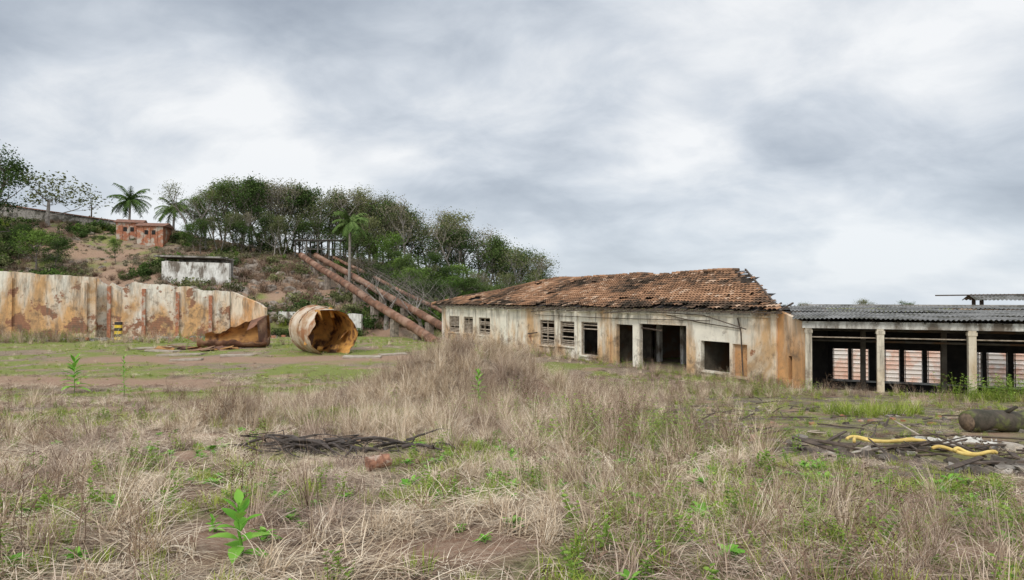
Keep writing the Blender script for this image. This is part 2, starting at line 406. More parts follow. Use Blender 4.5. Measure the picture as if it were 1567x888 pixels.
for cx,cy,sx,sy,n,ids,s0 in [(-1.5,13.0,1.5,1.0,280,[8,9,10,5,6],.85),(-2.4,12.1,1.1,.5,60,[5,6,7,0],.8),(1.9,11.5,.9,1.0,100,[20,21,22,8,18,19],.8),
    (.6,15.8,1.5,1.6,150,[20,21,8,9,18],.85),(2.6,9.0,.9,.5,90,[20,21,22,18,19,8],.7),(-6.1,13.5,.55,.5,130,[8,9,10,22,6],.8),
    (2.6,5.2,1.1,.5,100,[14,15,18,8,20,9],.6),(4.0,4.9,.8,.4,70,[14,15,18,8,9],.55),(1.6,4.6,.7,.4,50,[18,8,20,16,14],.5),
    (3.2,3.9,.8,.3,50,[14,15,8,9,16],.5),(5.5,25.5,4.5,.8,260,[8,9,20,21,18,14,15],.9),(9.5,26.4,2.6,.5,150,[8,9,20,21,18,15],.85),
    (9.7,17.0,.7,.5,50,[14,15,15],1.3),(18.4,23.4,1.3,.6,120,[14,15,19,18],1.25),(12.6,20.2,3.2,.6,70,[14,15,8,21],.7),(-9,21,5,1.6,140,[20,21,8,9,18,5],.7),
    (-3.2,4.6,1.6,.8,40,[16,23,24],.9),(1.0,8.2,1.6,.8,110,[16,23,24,11,12],.9),(-4.5,9,3,1.5,150,[16,23,24,11,12],.9),(-13,20,5,3,150,[14,15,16,12,16],.75),(-3.5,14.5,2.4,1,170,[11,12,14,16],1.0),
    (-4.6,6.6,.5,.4,40,[8,9,5,6],.6),(.9,6.6,.7,.4,55,[8,9,5,6,20],.6),(-.3,9.6,.7,.5,50,[8,9,5,6],.7),(-8,10.5,1.0,.7,70,[8,9,5,20],.7),
    (-48,60.0,9,1.5,420,[8,9,19,18,15,21],1.7),(-20,58,9,3,160,[14,8,19,15],1.2),(3.0,22.8,2.0,1.0,120,[8,9,20,21],.8),(-5,6.3,1.6,.8,40,[25,26,5],1.0)]:
    for k in range(n):
        x=R.gauss(cx,sx); y=R.gauss(cy,sy)
        if y<2.4 or (y>26 and inbuild(x,y,.25)): continue
        if cy>50 and abs(x+40)<1.5: continue
        add(x,y,s0*R.uniform(.7,1.25),R.choice(ids),.15)
for k in range(420):
    s=R.uniform(-.3,LB); w=-.25-abs(R.gauss(0,.8)); p=C0+A1*s+N1*w
    add(p.x,p.y,R.uniform(.5,1.0)*(1 if s<15 else 1.2),R.choice([8,9,5,14,20,18,15]),.12)
scatter('grass',C_grass,D)
# ------------------------------------------------ big-leaf plants
def leafplant(name,x,y,h,n,L,W):
    mb=MB(); pts=[Vector((0,0,-.02))]; 
    for i in range(1,7): pts.append(Vector((.02*math.sin(i),.02*math.cos(i*1.3),h*i/6)))
    mb.tube(pts,[.012-.0012*i for i in range(7)],6,0,.3)
    for i in range(n):
        t=.12+.88*i/n; a=i*2.399+R.uniform(-.2,.2); k=1-.45*t
        leaf(mb,(0,0,h*t),(math.cos(a),math.sin(a),.25+1.5*t*t),(0,0,1),L*k*R.uniform(.85,1.1),W*k,0,R.uniform(.2,.9),.35*(1-t)+.1)
    return mb.obj(name,[M_fresh],loc=(x,y,G(x,y)),smooth=True)
leafplant('tobacco_plant',-1.80,4.12,.38,15,.26,.11)
leafplant('leafy_shrub',-19,27.0,1.5,26,.8,.24)
leafplant('leafy_shrub',-15.6,25,1.7,34,.35,.08)
leafplant('leafy_shrub',-.95,17.5,.9,22,.4,.10)
leafplant('broadleaf_weed',-2.25,4.7,.10,10,.10,.045)
leafplant('broadleaf_weed',-3.4,5.3,.10,9,.11,.05)
leafplant('broadleaf_weed',-2.9,5.3,.10,9,.11,.05)
leafplant('broadleaf_weed',0.0,7.9,.22,14,.16,.06)
# ------------------------------------------------ materials for structures
M_wallw=plaster('white_plaster_stained',(.86,.80,.67),(.70,.40,.16),(.45,.2,.1),0,3.4,.525,.71)
M_wallo=plaster('orange_stained_plaster',(.76,.63,.48),(.68,.32,.10),(.42,.18,.09),0,3.6,.43,.67)
M_ruin=plaster('ruined_wall_plaster',(.80,.74,.63),(.72,.37,.11),(.44,.22,.13),0,6.5,.475,.60,.26,gl=.575)
M_brick=noisemat('red_brick',(.48,.20,.11),(.28,.12,.07),5,(.48,.42,.34),.9,bs=.6)
M_conc=noisemat('old_concrete',(.36,.33,.29),(.21,.19,.165),4,(.11,.10,.08),1.2)
M_whitec=noisemat('whitewashed_concrete',(.74,.72,.66),(.46,.43,.38),2,(.17,.14,.11),.9,stretch=(1,1,.5))
M_dark=noisemat('dark_interior_shade',(.035,.03,.026),(.018,.016,.014),2)  # near-black base colour stands in for the shade inside the buildings
M_intr=noisemat('dark_interior_plaster',(.16,.135,.105),(.07,.058,.045),1.2,(.16,.09,.05),.6)  # dark brown interior plaster, mottled at random
M_wood=noisemat('weathered_timber',(.13,.095,.07),(.06,.045,.035),6)
M_rust=noisemat('rusty_steel',(.24,.115,.07),(.11,.06,.04),1.2,(.34,.20,.12),.7,bs=.4)
M_pipe=noisemat('rusty_pipe',(.25,.125,.075),(.12,.065,.042),1.4,(.31,.19,.13),.5)
M_tankout=noisemat('faded_tank_paint',(.60,.51,.40),(.40,.26,.15),1.0,(.32,.15,.07),.8,bs=.2)
M_tankin=noisemat('orange_rust',(.72,.38,.10),(.24,.10,.04),.9,(.08,.038,.02),.9,bs=.6,bd=.08)
M_slat=noisemat('louvre_wood',(.50,.42,.33),(.27,.21,.15),4)
M_tile=tonemat('clay_roof_tile',[(0,(.045,.036,.027)),(.25,(.135,.09,.062)),(.55,(.30,.165,.095)),(.85,(.44,.25,.145)),(1,(.52,.38,.27))],rnd=0)
M_fibro=noisemat('fibre_cement_sheet',(.27,.26,.24),(.15,.145,.135),1.2,(.09,.085,.065),.8,bs=.2)
M_rock=noisemat('rock',(.34,.28,.225),(.14,.115,.09),2.5,obj=True)
# ------------------------------------------------ wall helper
def wallholes(mb,P,a,n,L,z0,z1,th,holes,mi=0,topf=None):
    S=sorted(set([0,L]+[h[0] for h in holes]+[h[1] for h in holes]))
    Zs=sorted(set([z0,z1]+[h[2] for h in holes]+[h[3] for h in holes]))
    Zs=[z for z in Zs if z0<=z<=z1]
    def solid(i,j):
        if i<0 or j<0 or i>=len(S)-1 or j>=len(Zs)-1: return False
        cs=(S[i]+S[i+1])/2; cz=(Zs[j]+Zs[j+1])/2
        return not any(h[0]<cs<h[1] and h[2]<cz<h[3] for h in holes)
    def pt(s,w,z):
        if topf and z==z1: z=topf(s)
        q=P+a*s+n*w; return (q.x,q.y,z)
    for i in range(len(S)-1):
        for j in range(len(Zs)-1):
            if not solid(i,j): continue
            s0,s1,za,zb=S[i],S[i+1],Zs[j],Zs[j+1]
            mb.add([pt(s0,0,za),pt(s1,0,za),pt(s1,0,zb),pt(s0,0,zb)],[(0,1,2,3)],mi)
            mb.add([pt(s0,th,za),pt(s1,th,za),pt(s1,th,zb),pt(s0,th,zb)],[(3,2,1,0)],mi)
            if not solid(i-1,j): mb.add([pt(s0,0,za),pt(s0,th,za),pt(s0,th,zb),pt(s0,0,zb)],[(0,1,2,3)],mi)
            if not solid(i+1,j): mb.add([pt(s1,0,za),pt(s1,th,za),pt(s1,th,zb),pt(s1,0,zb)],[(3,2,1,0)],mi)
            if not solid(i,j-1): mb.add([pt(s0,0,za),pt(s1,0,za),pt(s1,th,za),pt(s0,th,za)],[(3,2,1,0)],mi)
            if not solid(i,j+1): mb.add([pt(s0,0,zb),pt(s1,0,zb),pt(s1,th,zb),pt(s0,th,zb)],[(0,1,2,3)],mi)
# ------------------------------------------------ main building
B=empty('abandoned_powerhouse_building')
def BP(s,w,z): p=C0+A1*s+N1*w; return Vector((p.x,p.y,z))
holes=[(1.72,2.62,.2,1.85),(2.81,4.73,.3,1.9),(5.77,9.58,-.5,2.66),(10.17,11.7,-.5,2.55),(13.6,15.4,.3,2.6),(16.07,17.88,.8,2.56),(18.6,20.5,.7,2.58),
       (28.3,30.4,.95,2.5),(31.5,33.4,.95,2.5),(34.3,36.5,.95,2.5)]
mb=MB(); wallholes(mb,C0,A1,N1,LB,-.5,3.62,.28,holes); mb.obj('front_wall',[M_wallw],B)
mb=MB()
wallholes(mb,C0+A1*.0+N1*.28,N1,A1,3.9,-1.2,3.2,.25,[],1)  # near end wall: shed gloom put into its dark colour
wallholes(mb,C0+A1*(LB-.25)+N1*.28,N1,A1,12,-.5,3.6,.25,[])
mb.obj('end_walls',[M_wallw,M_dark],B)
mb=MB(); wallholes(mb,C0+A1*5.1+N1*12,A1,N1,LB-5.4,-.5,3.6,.25,[(2,3.3,.9,2.4),(6,7.4,.9,2.3),(11,12.5,1,2.4),(19,21,1,2.4)])
wallholes(mb,C0+A1*4.9+N1*.3,N1,A1,11.7,-1.2,3.4,.18,[(3,4.2,-.4,2.1)])
wallholes(mb,C0+A1*.3+N1*3.95,A1,N1,4.55,-1.2,3.2,.2,[])
wallholes(mb,C0+A1*12.7+N1*.3,N1,A1,8,-.5,3.4,.18,[(3,4.2,-.4,2.1)])
wallholes(mb,C0+A1*21.5+N1*.3,N1,A1,8,-.5,3.4,.18,[])
wallholes(mb,C0+A1*12.9+N1*4.2,A1,N1,8.4,-.5,3.4,.15,[(1.6,2.6,-.4,2.0)])
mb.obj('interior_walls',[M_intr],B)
mb=MB()
for s,w in [(6.9,3.5),(9.3,3.5),(11.4,3.5),(7.4,7),(10,7)]:
    mb.box(BP(s,w,1.5),(.28,.28,3.6),math.atan2(A1.y,A1.x))
for w in (3.5,7): mb.tube([BP(5.2,w,2.75),BP(12.6,w,2.75)],.2,4)
mb.tube([BP(7.6,.4,2.9),BP(7.6,11,2.9)],.12,4); mb.tube([BP(9.8,.4,2.9),BP(9.8,11,2.9)],.12,4)
mb.obj('interior_columns',[M_whitec],B)
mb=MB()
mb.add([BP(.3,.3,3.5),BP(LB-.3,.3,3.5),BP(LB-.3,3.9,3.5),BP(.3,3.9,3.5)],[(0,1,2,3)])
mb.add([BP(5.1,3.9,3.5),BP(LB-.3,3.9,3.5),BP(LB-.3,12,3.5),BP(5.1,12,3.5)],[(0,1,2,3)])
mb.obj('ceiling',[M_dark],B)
mb=MB(); mb.add([BP(1.65,.2,.1),BP(2.68,.2,.1),BP(2.68,.2,1.95),BP(1.65,.2,1.95)],[(0,1,2,3)]); mb.obj('niche_panel',[M_wallo],B)
mb=MB(); rz=math.atan2(A1.y,A1.x)
for s in (12.35,15.85,18.2,0.12,25.2): mb.box(BP(s,-.05,1.55),(.32,.14,4.1),rz)
for h in holes:
    if h[2]>.1: mb.box(BP((h[0]+h[1])/2,-.045,h[2]-.05),(h[1]-h[0]+.16,.17,.09),rz)
mb.tube([BP(-.1,-.03,3.3),BP(LB,-.03,3.3)],.07,4)
mb.obj('pilasters_and_sills',[M_wallw],B)
mb=MB()
for h in holes[4:]:
    for t in ([0,1] if h[1]-h[0]<1.85 else [0,.5,1]): mb.box(BP(h[0]+.04+(h[1]-h[0]-.08)*t,.1,(h[2]+h[3])/2),(.06,.08,h[3]-h[2]),rz)
    mb.box(BP((h[0]+h[1])/2,.1,h[3]-.04),(h[1]-h[0]-.1,.07,.07),rz); mb.box(BP((h[0]+h[1])/2,.1,h[2]+.04),(h[1]-h[0]-.1,.07,.07),rz)
    zz=h[2]+.12; 
    while zz<h[3]-.1:
        if R.random()<(.75 if h[0]>16 else .15): mb.box(BP((h[0]+h[1])/2,.13,zz),(h[1]-h[0]-.2,.1,.02),rz,rx=-.6+R.uniform(-.15,.15))
        zz+=.13
mb.obj('window_frames_louvres',[M_slat],B)
mb=MB()
for (a_,b_) in [((7.7,.05,2.3),(9.6,.2,2.4)),((20.6,-.2,1.6),(21.8,-.25,1.45))]: mb.tube([BP(*a_),BP(*b_)],.05,5)
mb.tube([BP(2.2,-.12,3.2),BP(2.0,-.12,2.5),BP(1.9,-.1,.3)],.035,6)
mb.tube([BP(7.2,-.12,3.25),BP(4.8,-.13,2.9),BP(2.0,-.12,2.65)],.025,5)
mb.tube([BP(21.0,-.1,2.95),BP(13,-.12,2.92),BP(4,-.12,3.0)],.022,5)
mb.tube([BP(8.5,-.15,3.4),BP(4.2,-.4,3.3),BP(1.0,-1.0,2.7)],.03,5)
mb.obj('pipes_and_cables',[M_wood],B)
# roof
EZ=3.62; RZ=6.02; RS0=6.5; RS1=26.8; WR=6.0; OV=.75
def sag(s,w): return -.10*math.sin(s*.35)**2*(w+1)/7+.12*nz(s*.35,w*.5,7)
def RP(s,w,dz=0): return BP(s,w,EZ+(RZ-EZ)*(w+OV)/(WR+OV)+sag(s,w)+dz)
def inside(s,w):
    t=(w+OV)/(WR+OV)
    return (-OV+(RS0+OV)*t)<=s<=(LB+OV-(LB+OV-RS1)*t)
mb=MB(); rows=20; cols=int((LB+2*OV)/.25)
for r in range(rows):
    w0=-OV+(WR+OV)*r/rows; w1=-OV+(WR+OV)*(r+1.15)/rows
    for c in range(cols):
        s=-OV+(c+.5)*.25
        if not inside(s,(w0+w1)/2): continue
        edge=s-(-OV+(RS0+OV)*((w0+OV)/(WR+OV)))
        if edge<1.3 and w0>3.2 and R.random()<.75: continue
        if r==0 and (nz(s*.8,3)>.12 or R.random()<.12): continue
        if r==1 and nz(s*.8,3)>.32: continue
        if nz(s*.5,w0*.8,33)>.47: continue
        if R.random()<.008: continue
        tone=.48+.48*nz(s*.25,w0*.35,2)+.38*nz(s*1.1,w0*1.3,8)+R.gauss(0,.13)-(.18 if r<3 else 0)
        if R.random()<.04: tone=.95
        tone=min(1,max(0,tone)); j=R.gauss(0,.012); vs=[]
        for ww,lift in ((w0,.05+R.uniform(0,.02)),(w1,.0)):
            for k,hh in ((-.125,0),(-.05,.06),(.05,.06),(.125,0)):
                vs.append(RP(s+k+j,min(ww,WR+.05),lift+hh))
        mb.add(vs,[(0,1,5,4),(1,2,6,5),(2,3,7,6)],0,tone)
for k in range(int((RS1-RS0)/.4)):
    s=RS0+.5+k*.4
    if R.random()<.1: continue
    mb.tube([BP(s,WR,RZ+.03+sag(s,WR)),BP(s+.42,WR,RZ+.06+sag(s,WR))],.12,6,0,R.uniform(.2,.8))
n=26
for k in range(n):
    t=k/n; t2=(k+1)/n
    p=RP(LB+OV-(LB+OV-RS1)*t,-OV+(WR+OV)*t,.06); q=RP(LB+OV-(LB+OV-RS1)*t2,-OV+(WR+OV)*t2,.09)
    mb.tube([p,q],.12,6,0,R.uniform(.1,.7))
mb.obj('roof_tiles',[M_tile],B)
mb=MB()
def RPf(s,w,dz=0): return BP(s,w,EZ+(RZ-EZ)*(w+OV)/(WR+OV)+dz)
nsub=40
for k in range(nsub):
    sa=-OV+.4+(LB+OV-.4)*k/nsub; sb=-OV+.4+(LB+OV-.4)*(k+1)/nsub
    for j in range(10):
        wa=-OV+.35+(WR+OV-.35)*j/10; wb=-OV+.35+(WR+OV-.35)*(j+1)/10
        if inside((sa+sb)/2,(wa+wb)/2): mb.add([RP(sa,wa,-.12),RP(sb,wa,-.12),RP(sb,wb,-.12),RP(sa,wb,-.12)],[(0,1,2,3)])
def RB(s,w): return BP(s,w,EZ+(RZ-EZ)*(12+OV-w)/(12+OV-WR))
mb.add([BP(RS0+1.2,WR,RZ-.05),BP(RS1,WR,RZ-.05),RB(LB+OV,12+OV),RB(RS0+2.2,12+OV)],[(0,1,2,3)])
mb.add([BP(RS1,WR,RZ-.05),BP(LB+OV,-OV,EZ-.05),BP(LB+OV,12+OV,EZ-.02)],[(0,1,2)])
mb.add([BP(RS0+1,WR,RZ-.1),BP(RS0+1,WR+.2,4.0),BP(RS0-1.2,3.6,4.0),BP(RS0-.8,4.6,5.0)],[(0,1,2,3)])  # dark sheet stands in for the shaded attic void at the broken hip
mb.obj('roof_boards_dark_void',[M_dark],B)
mb=MB()
for k in range(62):
    s=-OV+.3+k*.63
    if s>LB+.6: break
    dz=R.uniform(-.12,0) if R.random()<.25 else 0
    mb.tube([RPf(s,-OV-.05+R.uniform(0,.1),-.1+dz),RPf(s,.6,-.12)],.05,4)
mb.tube([RPf(-OV,-OV+.05,-.12),RPf(LB+OV,-OV+.05,-.12)],.05,4)
for s0,s1,dd in [(17,20.5,-.35),(12.8,16,-.2),(8.5,12,-.28),(22,24.5,-.2)]:
    mb.tube([RPf(s0,-OV,-.12),RPf((s0+s1)/2,-OV,-.1+dd*.5),RPf(s1,-OV-.05,-.05+dd)],.05,4)
for k in range(10):
    t=.45+.055*k; w=-OV+(WR+OV)*t; s=-OV+(RS0+OV)*t
    mb.tube([RPf(s+.1,w,.0),RPf(s+1.6,w,-.02)],.045,4)
mb.tube([RPf(-OV,-OV,0),RPf(RS0,WR,0)],.06,4)
mb.obj('rafters',[M_wood],B)
mb=MB(); d=(Q-C0); Ld=d.length; d.normalize(); nn=Vector((-d.y,d.x))
wallholes(mb,C0+d*.02,d,nn,Ld-.15,-.5,3.6,.25,[(.7,.95,.4,1.5)],topf=lambda s:3.62-.3*s)
mb.obj('link_wall',[M_wallo],B)
# ------------------------------------------------ right-hand open shed
S=empty('open_industrial_shed')
def SP(s,w,z): p=Q+E*s+EN*w; return Vector((p.x,p.y,z))
ez=math.atan2(E.y,E.x); SL=34
cols_=[.05,2.87,6.17,9.47,12.8,16.1,19.4,22.7,26,29.3]
mb=MB()
for s in cols_: 
    mb.box(SP(s,0,1.3),(.27,.27,3.6),ez)
    mb.box(SP(s,0,2.72),(.33,.33,.14),ez)
mb.obj('front_columns',[plaster('ochre_column_plaster',(.72,.64,.50),(.62,.42,.2),(.4,.2,.1),0,3,.56,.75)],S)
mb=MB()
mb.box(SP(SL/2-.2,0,3.02),(SL,.3,.3),ez)
mb.obj('eaves_beam',[M_whitec],S)
mb=MB()
for s in cols_: mb.box(SP(s,3.2,2.98),(.22,6.0,.28),ez)
mb.box(SP(SL/2,3.4,2.7),(SL-.5,.2,.22),ez)
for s in (2.6,5.9,9.2,12.5,15.8): mb.box(SP(s,3.4,.8),(.22,.22,3.8),ez)
mb.tube([SP(0,2.0,2.2),SP(SL-1,2.0,2.15)],.05,6)
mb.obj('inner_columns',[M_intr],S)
mb=MB(); mb.tube([SP(0,.25,2.45),SP(SL-1,.25,2.5)],.03,6); mb.obj('conduit',[M_slat],S)
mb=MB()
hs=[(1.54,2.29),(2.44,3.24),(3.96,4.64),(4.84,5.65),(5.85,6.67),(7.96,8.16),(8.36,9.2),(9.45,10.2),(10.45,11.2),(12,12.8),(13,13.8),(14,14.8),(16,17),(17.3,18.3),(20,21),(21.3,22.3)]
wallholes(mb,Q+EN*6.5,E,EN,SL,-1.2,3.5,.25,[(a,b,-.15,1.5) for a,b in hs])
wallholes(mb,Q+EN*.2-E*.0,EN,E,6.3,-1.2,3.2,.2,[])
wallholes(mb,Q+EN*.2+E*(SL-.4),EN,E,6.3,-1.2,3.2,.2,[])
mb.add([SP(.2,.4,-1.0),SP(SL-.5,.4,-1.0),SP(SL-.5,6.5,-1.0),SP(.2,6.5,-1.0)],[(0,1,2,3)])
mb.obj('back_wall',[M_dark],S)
mb=MB()
for a,b in hs:
    for t in (.0,1): mb.box(SP(a+.03+(b-a-.06)*t,6.45,.68),(.035,.05,1.7),ez)
mb.box(SP(SL/2,6.4,-.18),(SL-1,.25,.08),ez)
mb.obj('window_bars',[M_whitec],S)
mb=MB()
def corr(mb,s0,s1,w0,w1,z0,z1,pitch=.18,amp=.03):
    ns=int((s1-s0)/(pitch/5)); rows_=4
    for j in range(rows_):
        wa=w0+(w1-w0)*j/rows_-(.1 if j else 0); wb=w0+(w1-w0)*(j+1)/rows_
        vs=[];fs=[]
        for i in range(ns+1):
            s=s0+(s1-s0)*i/ns; sh=int(s/1.05); off=.03*math.sin(sh*12.9+j*4.1); h=amp*math.sin(2*math.pi*s/pitch)
            for w in (wa+off*2,wb+off*2):
                z=z0+(z1-z0)*(w-w0)/(w1-w0)+h+(.035 if w<wb-.5 else 0)+off*.4+.05*nz(s*.3,j)
                vs.append(SP(s,w,z))
        for i in range(ns): fs.append((2*i,2*i+2,2*i+3,2*i+1))
        mb.add(vs,fs)
corr(mb,-.6,SL,-.55,7.1,3.27,3.80)
mb.obj('corrugated_roof',[M_fibro],S)
mb=MB(); mb.box(SP(SL/2,7.15,3.84),(SL,.3,.07),ez); 
for s in np.arange(0,SL,.9): mb.tube([SP(s,-.3,3.14),SP(s,6.9,3.66)],.04,4)
mb.obj('ridge_and_purlins',[M_conc],S)
mb=MB(); mb.box(SP(SL/2,-.35,-.06),(SL+.6,1.3,.2),ez); mb.obj('concrete_apron_kerb',[M_conc],S)
mb=MB()
for k in range(60): mb.box(SP(R.uniform(1,18),R.uniform(1,6),-.9+R.uniform(0,.5)),(R.uniform(.1,1.2),R.uniform(.1,.4),R.uniform(.05,.4)),R.uniform(0,3),rx=R.uniform(-.4,.4))
mb.obj('debris_inside',[M_intr],S)
mb=MB()
wallholes(mb,Q+EN*14+E*-1.5,E,EN,SL+1,-1.2,2.4,.3,[])
for z in np.arange(-1.0,2.4,.27): mb.box(SP(SL/2-1,13.97,z),(SL,.06,.04),ez)
mb.obj('brick_yard_wall',[noisemat('pale_brick',(.88,.72,.62),(.80,.52,.40),1.6,(.86,.80,.74),.9)])
mb=MB()
for s,w in ((8.6,8.2),(11.2,8.2),(8.6,9.6),(11.2,9.6)): mb.box(SP(s,w,3.7),(.15,.15,1.1),ez)
mb.box(SP(9.9,8.9,3.55),(4.6,1.2,.5),ez,1)
mb.tube([SP(6.6,8.4,4.36),SP(12,8.4,4.42)],.035,5,0)
mb.obj('roof_vent_frame',[M_wood,M_wallo],S)
mb=MB()
vs=[];fs=[];ns=90
for i in range(ns+1):
    s=8.2+3.4*i/ns; h=.03*math.sin(s*2*math.pi/.18)
    vs+=[SP(s,7.6,4.12+h),SP(s,8.9,4.42+h),SP(s,10.2,4.12+h)]
for i in range(ns): a=3*i; fs+=[(a,a+3,a+4,a+1),(a+1,a+4,a+5,a+2)]
mb.add(vs,fs); mb.obj('roof_vent_sheets',[M_fibro],S)
# ------------------------------------------------ ruined wall on the left
def ruinwall(name,P,Pe,za,zb,th,mat,rag=.25,pil=4.2,base=-.6,seed=1,pilm=None):
    P=Vector(P);Pe=Vector(Pe); a=(Pe-P); L=a.length; a.normalize(); n=Vector((-a.y,a.x))
    if n.y<0: n=-n
    mb=MB(); n_=int(L/.3); pts=[]
    for i in range(n_+1):
        s=L*i/n_; z=za+(zb-za)*s/L+rag*nz(s*.5,seed)+rag*.5*nz(s*2.1,seed+5)
        if nz(s*.22,seed+9)>.22: z-=rag*1.6*(1+nz(s*3,seed))
        pts.append((s,z))
    for (s0,z0),(s1,z1) in zip(pts,pts[1:]):
        q=[P+a*s0,P+a*s1]; r=[p+n*th for p in q]
        vs=[(q[0].x,q[0].y,base),(q[1].x,q[1].y,base),(q[1].x,q[1].y,z1),(q[0].x,q[0].y,z0),(r[0].x,r[0].y,base),(r[1].x,r[1].y,base),(r[1].x,r[1].y,z1),(r[0].x,r[0].y,z0)]
        mb.add(vs,[(0,1,2,3),(7,6,5,4),(3,2,6,7)])
    for e in (pts[0],pts[-1]):
        p=P+a*e[0]; r=p+n*th; mb.add([(p.x,p.y,base),(r.x,r.y,base),(r.x,r.y,e[1]),(p.x,p.y,e[1])],[(0,1,2,3)])
    if pil:
        s=pil*.5
        while s<L:
            z=za+(zb-za)*s/L; p=P+a*s-n*.1; mb.box((p.x,p.y,(z-.6+base)/2),(.34,.25,z-.6-base),math.atan2(a.y,a.x),1); s+=pil
    return mb.obj(name,[mat,pilm or mat])
ruinwall('ruined_factory_wall',(-66,57.5),(-43.6,65),8.0,6.4,.4,M_ruin,.18,6.5,seed=1)
ruinwall('ruined_factory_wall',(-44.6,65.9),(-31.6,69.5),6.35,4.95,.4,M_ruin,.3,3.3,seed=3,pilm=M_brick)
ruinwall('ruined_factory_wall',(-31.4,69.3),(-26.5,66.5),4.95,3.4,.35,M_wallo,.1,0,seed=5)
ruinwall('low_white_wall',(-27.1,72),(-17.0,70),2.7,2.4,.4,M_whitec,.12,3.2,seed=8,pilm=M_whitec)
o=ruinwall('hillside_retaining_wall',(-48,85),(-38.4,84.2),9.3,9.0,.5,M_whitec,.15,0,base=5.5,seed=12)
mb=MB(); mb.box((-44.3,86.6,9.85),(9.6,3.6,.22),-.08,ry=.03,rx=-.05); 
for x in (-48.5,-44,-40): mb.box((x,87,9.2),(.25,.25,1.6),0)
mb.box((-43.5,88.2,8.6),(8,.2,2.4),-.08); o2=mb.obj('roof_slab',[M_conc]); o2.parent=o
mb=MB()
for k in range(200):
    x=R.gauss(-38,8); y=66.5-abs(R.gauss(0,1.4))+(x+38)*.25; s=R.uniform(.15,.55)
    mb.box((x,y-1.5,G(x,y)+s*.2),(s,s*.7,s*.5),R.uniform(0,3),R.choice([0,1]),rx=R.uniform(-.5,.5))
mb.obj('brick_rubble',[M_brick,M_conc])
# low brick buildings on the crest
M_oldtile=noisemat('old_red_roof',(.30,.15,.10),(.16,.09,.065),3)
for (x,y,zb,h,wx,wy,r) in [(-64.4,105,12.8,4.0,3.6,4.5,.35),(-59.9,104,12.4,3.7,3.9,4.5,.2)]:
    mb=MB(); c,s_=math.cos(r),math.sin(r)
    def L_(px,py,pz): return (x+px*c-py*s_,y+px*s_+py*c,pz)
    a,b_=wx/2,wy/2
    mb.box((x,y,zb+h/2),(wx,wy,h),r,0)
    for t in (-.55,0,.55): mb.box(L_(a*t,-b_-.03,zb+h*.62),(.16,.10,h*.7),r,0)
    for t in (-.28,.28): mb.box(L_(a*t,-b_-.01,zb+h*.72),(.55,.06,.7),r,2)
    e=.35; zt=zb+h+.003
    v_=[L_(-a-e,-b_-e,zt),L_(a+e,-b_-e,zt),L_(a+e,b_+e,zt),L_(-a-e,b_+e,zt),L_(-a-e,0,zt+.75),L_(a+e,0,zt+.75)]
    mb.add(v_,[(0,1,5,4),(2,3,4,5),(0,4,3),(1,2,5),(3,2,1,0)],1)
    mb.obj('brick_outbuilding',[M_brick,M_oldtile,M_dark])
mb=MB()
for k in range(14):
    t=k/14; x=-90+t*22; x2=-90+(t+1/14)*22
    z=20.6-3.2*t; mb.box(((x+x2)/2,109,z-1.6),(x2-x+.05,.5,3.2),0,0); mb.box(((x+x2)/2,109,z+.08),(x2-x,1.1,.16),0,1,ry=.145)
mb.obj('hilltop_parapet_wall',[M_conc,M_oldtile])
# ------------------------------------------------ rusted tanks
def shell(mb,M,r,L,n=56,m=12,th=.03,arc=(0,2*math.pi),jag=.5,seed=0,crush=0,closed_back=True,cut=0,dome=.3):
    a0,a1=arc; full=abs(a1-a0)>6.2
    for layer,(rr,mi) in enumerate(((r,0),(r-th,1))):
        vs=[];fs=[]
        for j in range(m+1):
            for i in range(n+1):
                a=a0+(a1-a0)*i/n; sa=a if not full else a0+(a1-a0)*(i%n)/n
                t=j/m; jl=L+jag*(nz(math.cos(sa)*1.6,math.sin(sa)*1.6,seed)+.5*nz(math.cos(sa)*5,math.sin(sa)*5,seed+3))*2-cut*max(0,math.sin(sa))
                y=jl*t
                q=rr*(1+.03*nz(math.cos(sa)*1.3,math.sin(sa)*1.3,t*2+seed)-crush*t*max(0,math.sin(sa))**2)
                vs.append(M@Vector((math.cos(a)*q,y,math.sin(a)*q)))
        for j in range(m):
            for i in range(n): fs.append((j*(n+1)+i,j*(n+1)+i+1,(j+1)*(n+1)+i+1,(j+1)*(n+1)+i))
        mb.add(vs,fs,mi)
    if closed_back:
        for yy,mi in ((0,0),(th,1)):
            vs=[M@Vector((0,yy-dome,0))]+[M@Vector((math.cos(a0+(a1-a0)*i/n)*r*.99,yy,math.sin(a0+(a1-a0)*i/n)*r*.99)) for i in range(n+1)]
            mb.add(vs,[(0,i+1,i+2) for i in range(n)],mi)
def rot(rz,rx=0,ry=0): return Matrix.Rotation(rz,4,'Z')@Matrix.Rotation(rx,4,'X')@Matrix.Rotation(ry,4,'Y')
mb=MB(); Mx=Matrix.Translation((-16.2,50.2,1.80))@rot(math.radians(180+40),-.05)
shell(mb,Mx,1.85,4.4,jag=.45,seed=2,crush=.06,cut=.8)
for t in (.3,1.9):
    pts=[Mx@Vector((math.cos(a)*1.88,t,math.sin(a)*1.88)) for a in np.linspace(0,2*math.pi,40)]
    mb.tube(pts,.05,4,0,cap=False)
for i in range(9):
    a=R.uniform(0,6.28); r=1.5; y=R.uniform(1.5,3.2); p=Mx@Vector((math.cos(a)*r,y,math.sin(a)*r)); mb.box(p,(R.uniform(.3,.9),.03,R.uniform(.4,1.1)),R.uniform(0,3),1,rx=R.uniform(-.8,.8))
mb.obj('rusted_tank',[M_tankout,M_tankin],smooth=True)
mb=MB(); ns=44; na=20; ctr=Vector((-23.9,53.6,0)); ang=math.radians(14)
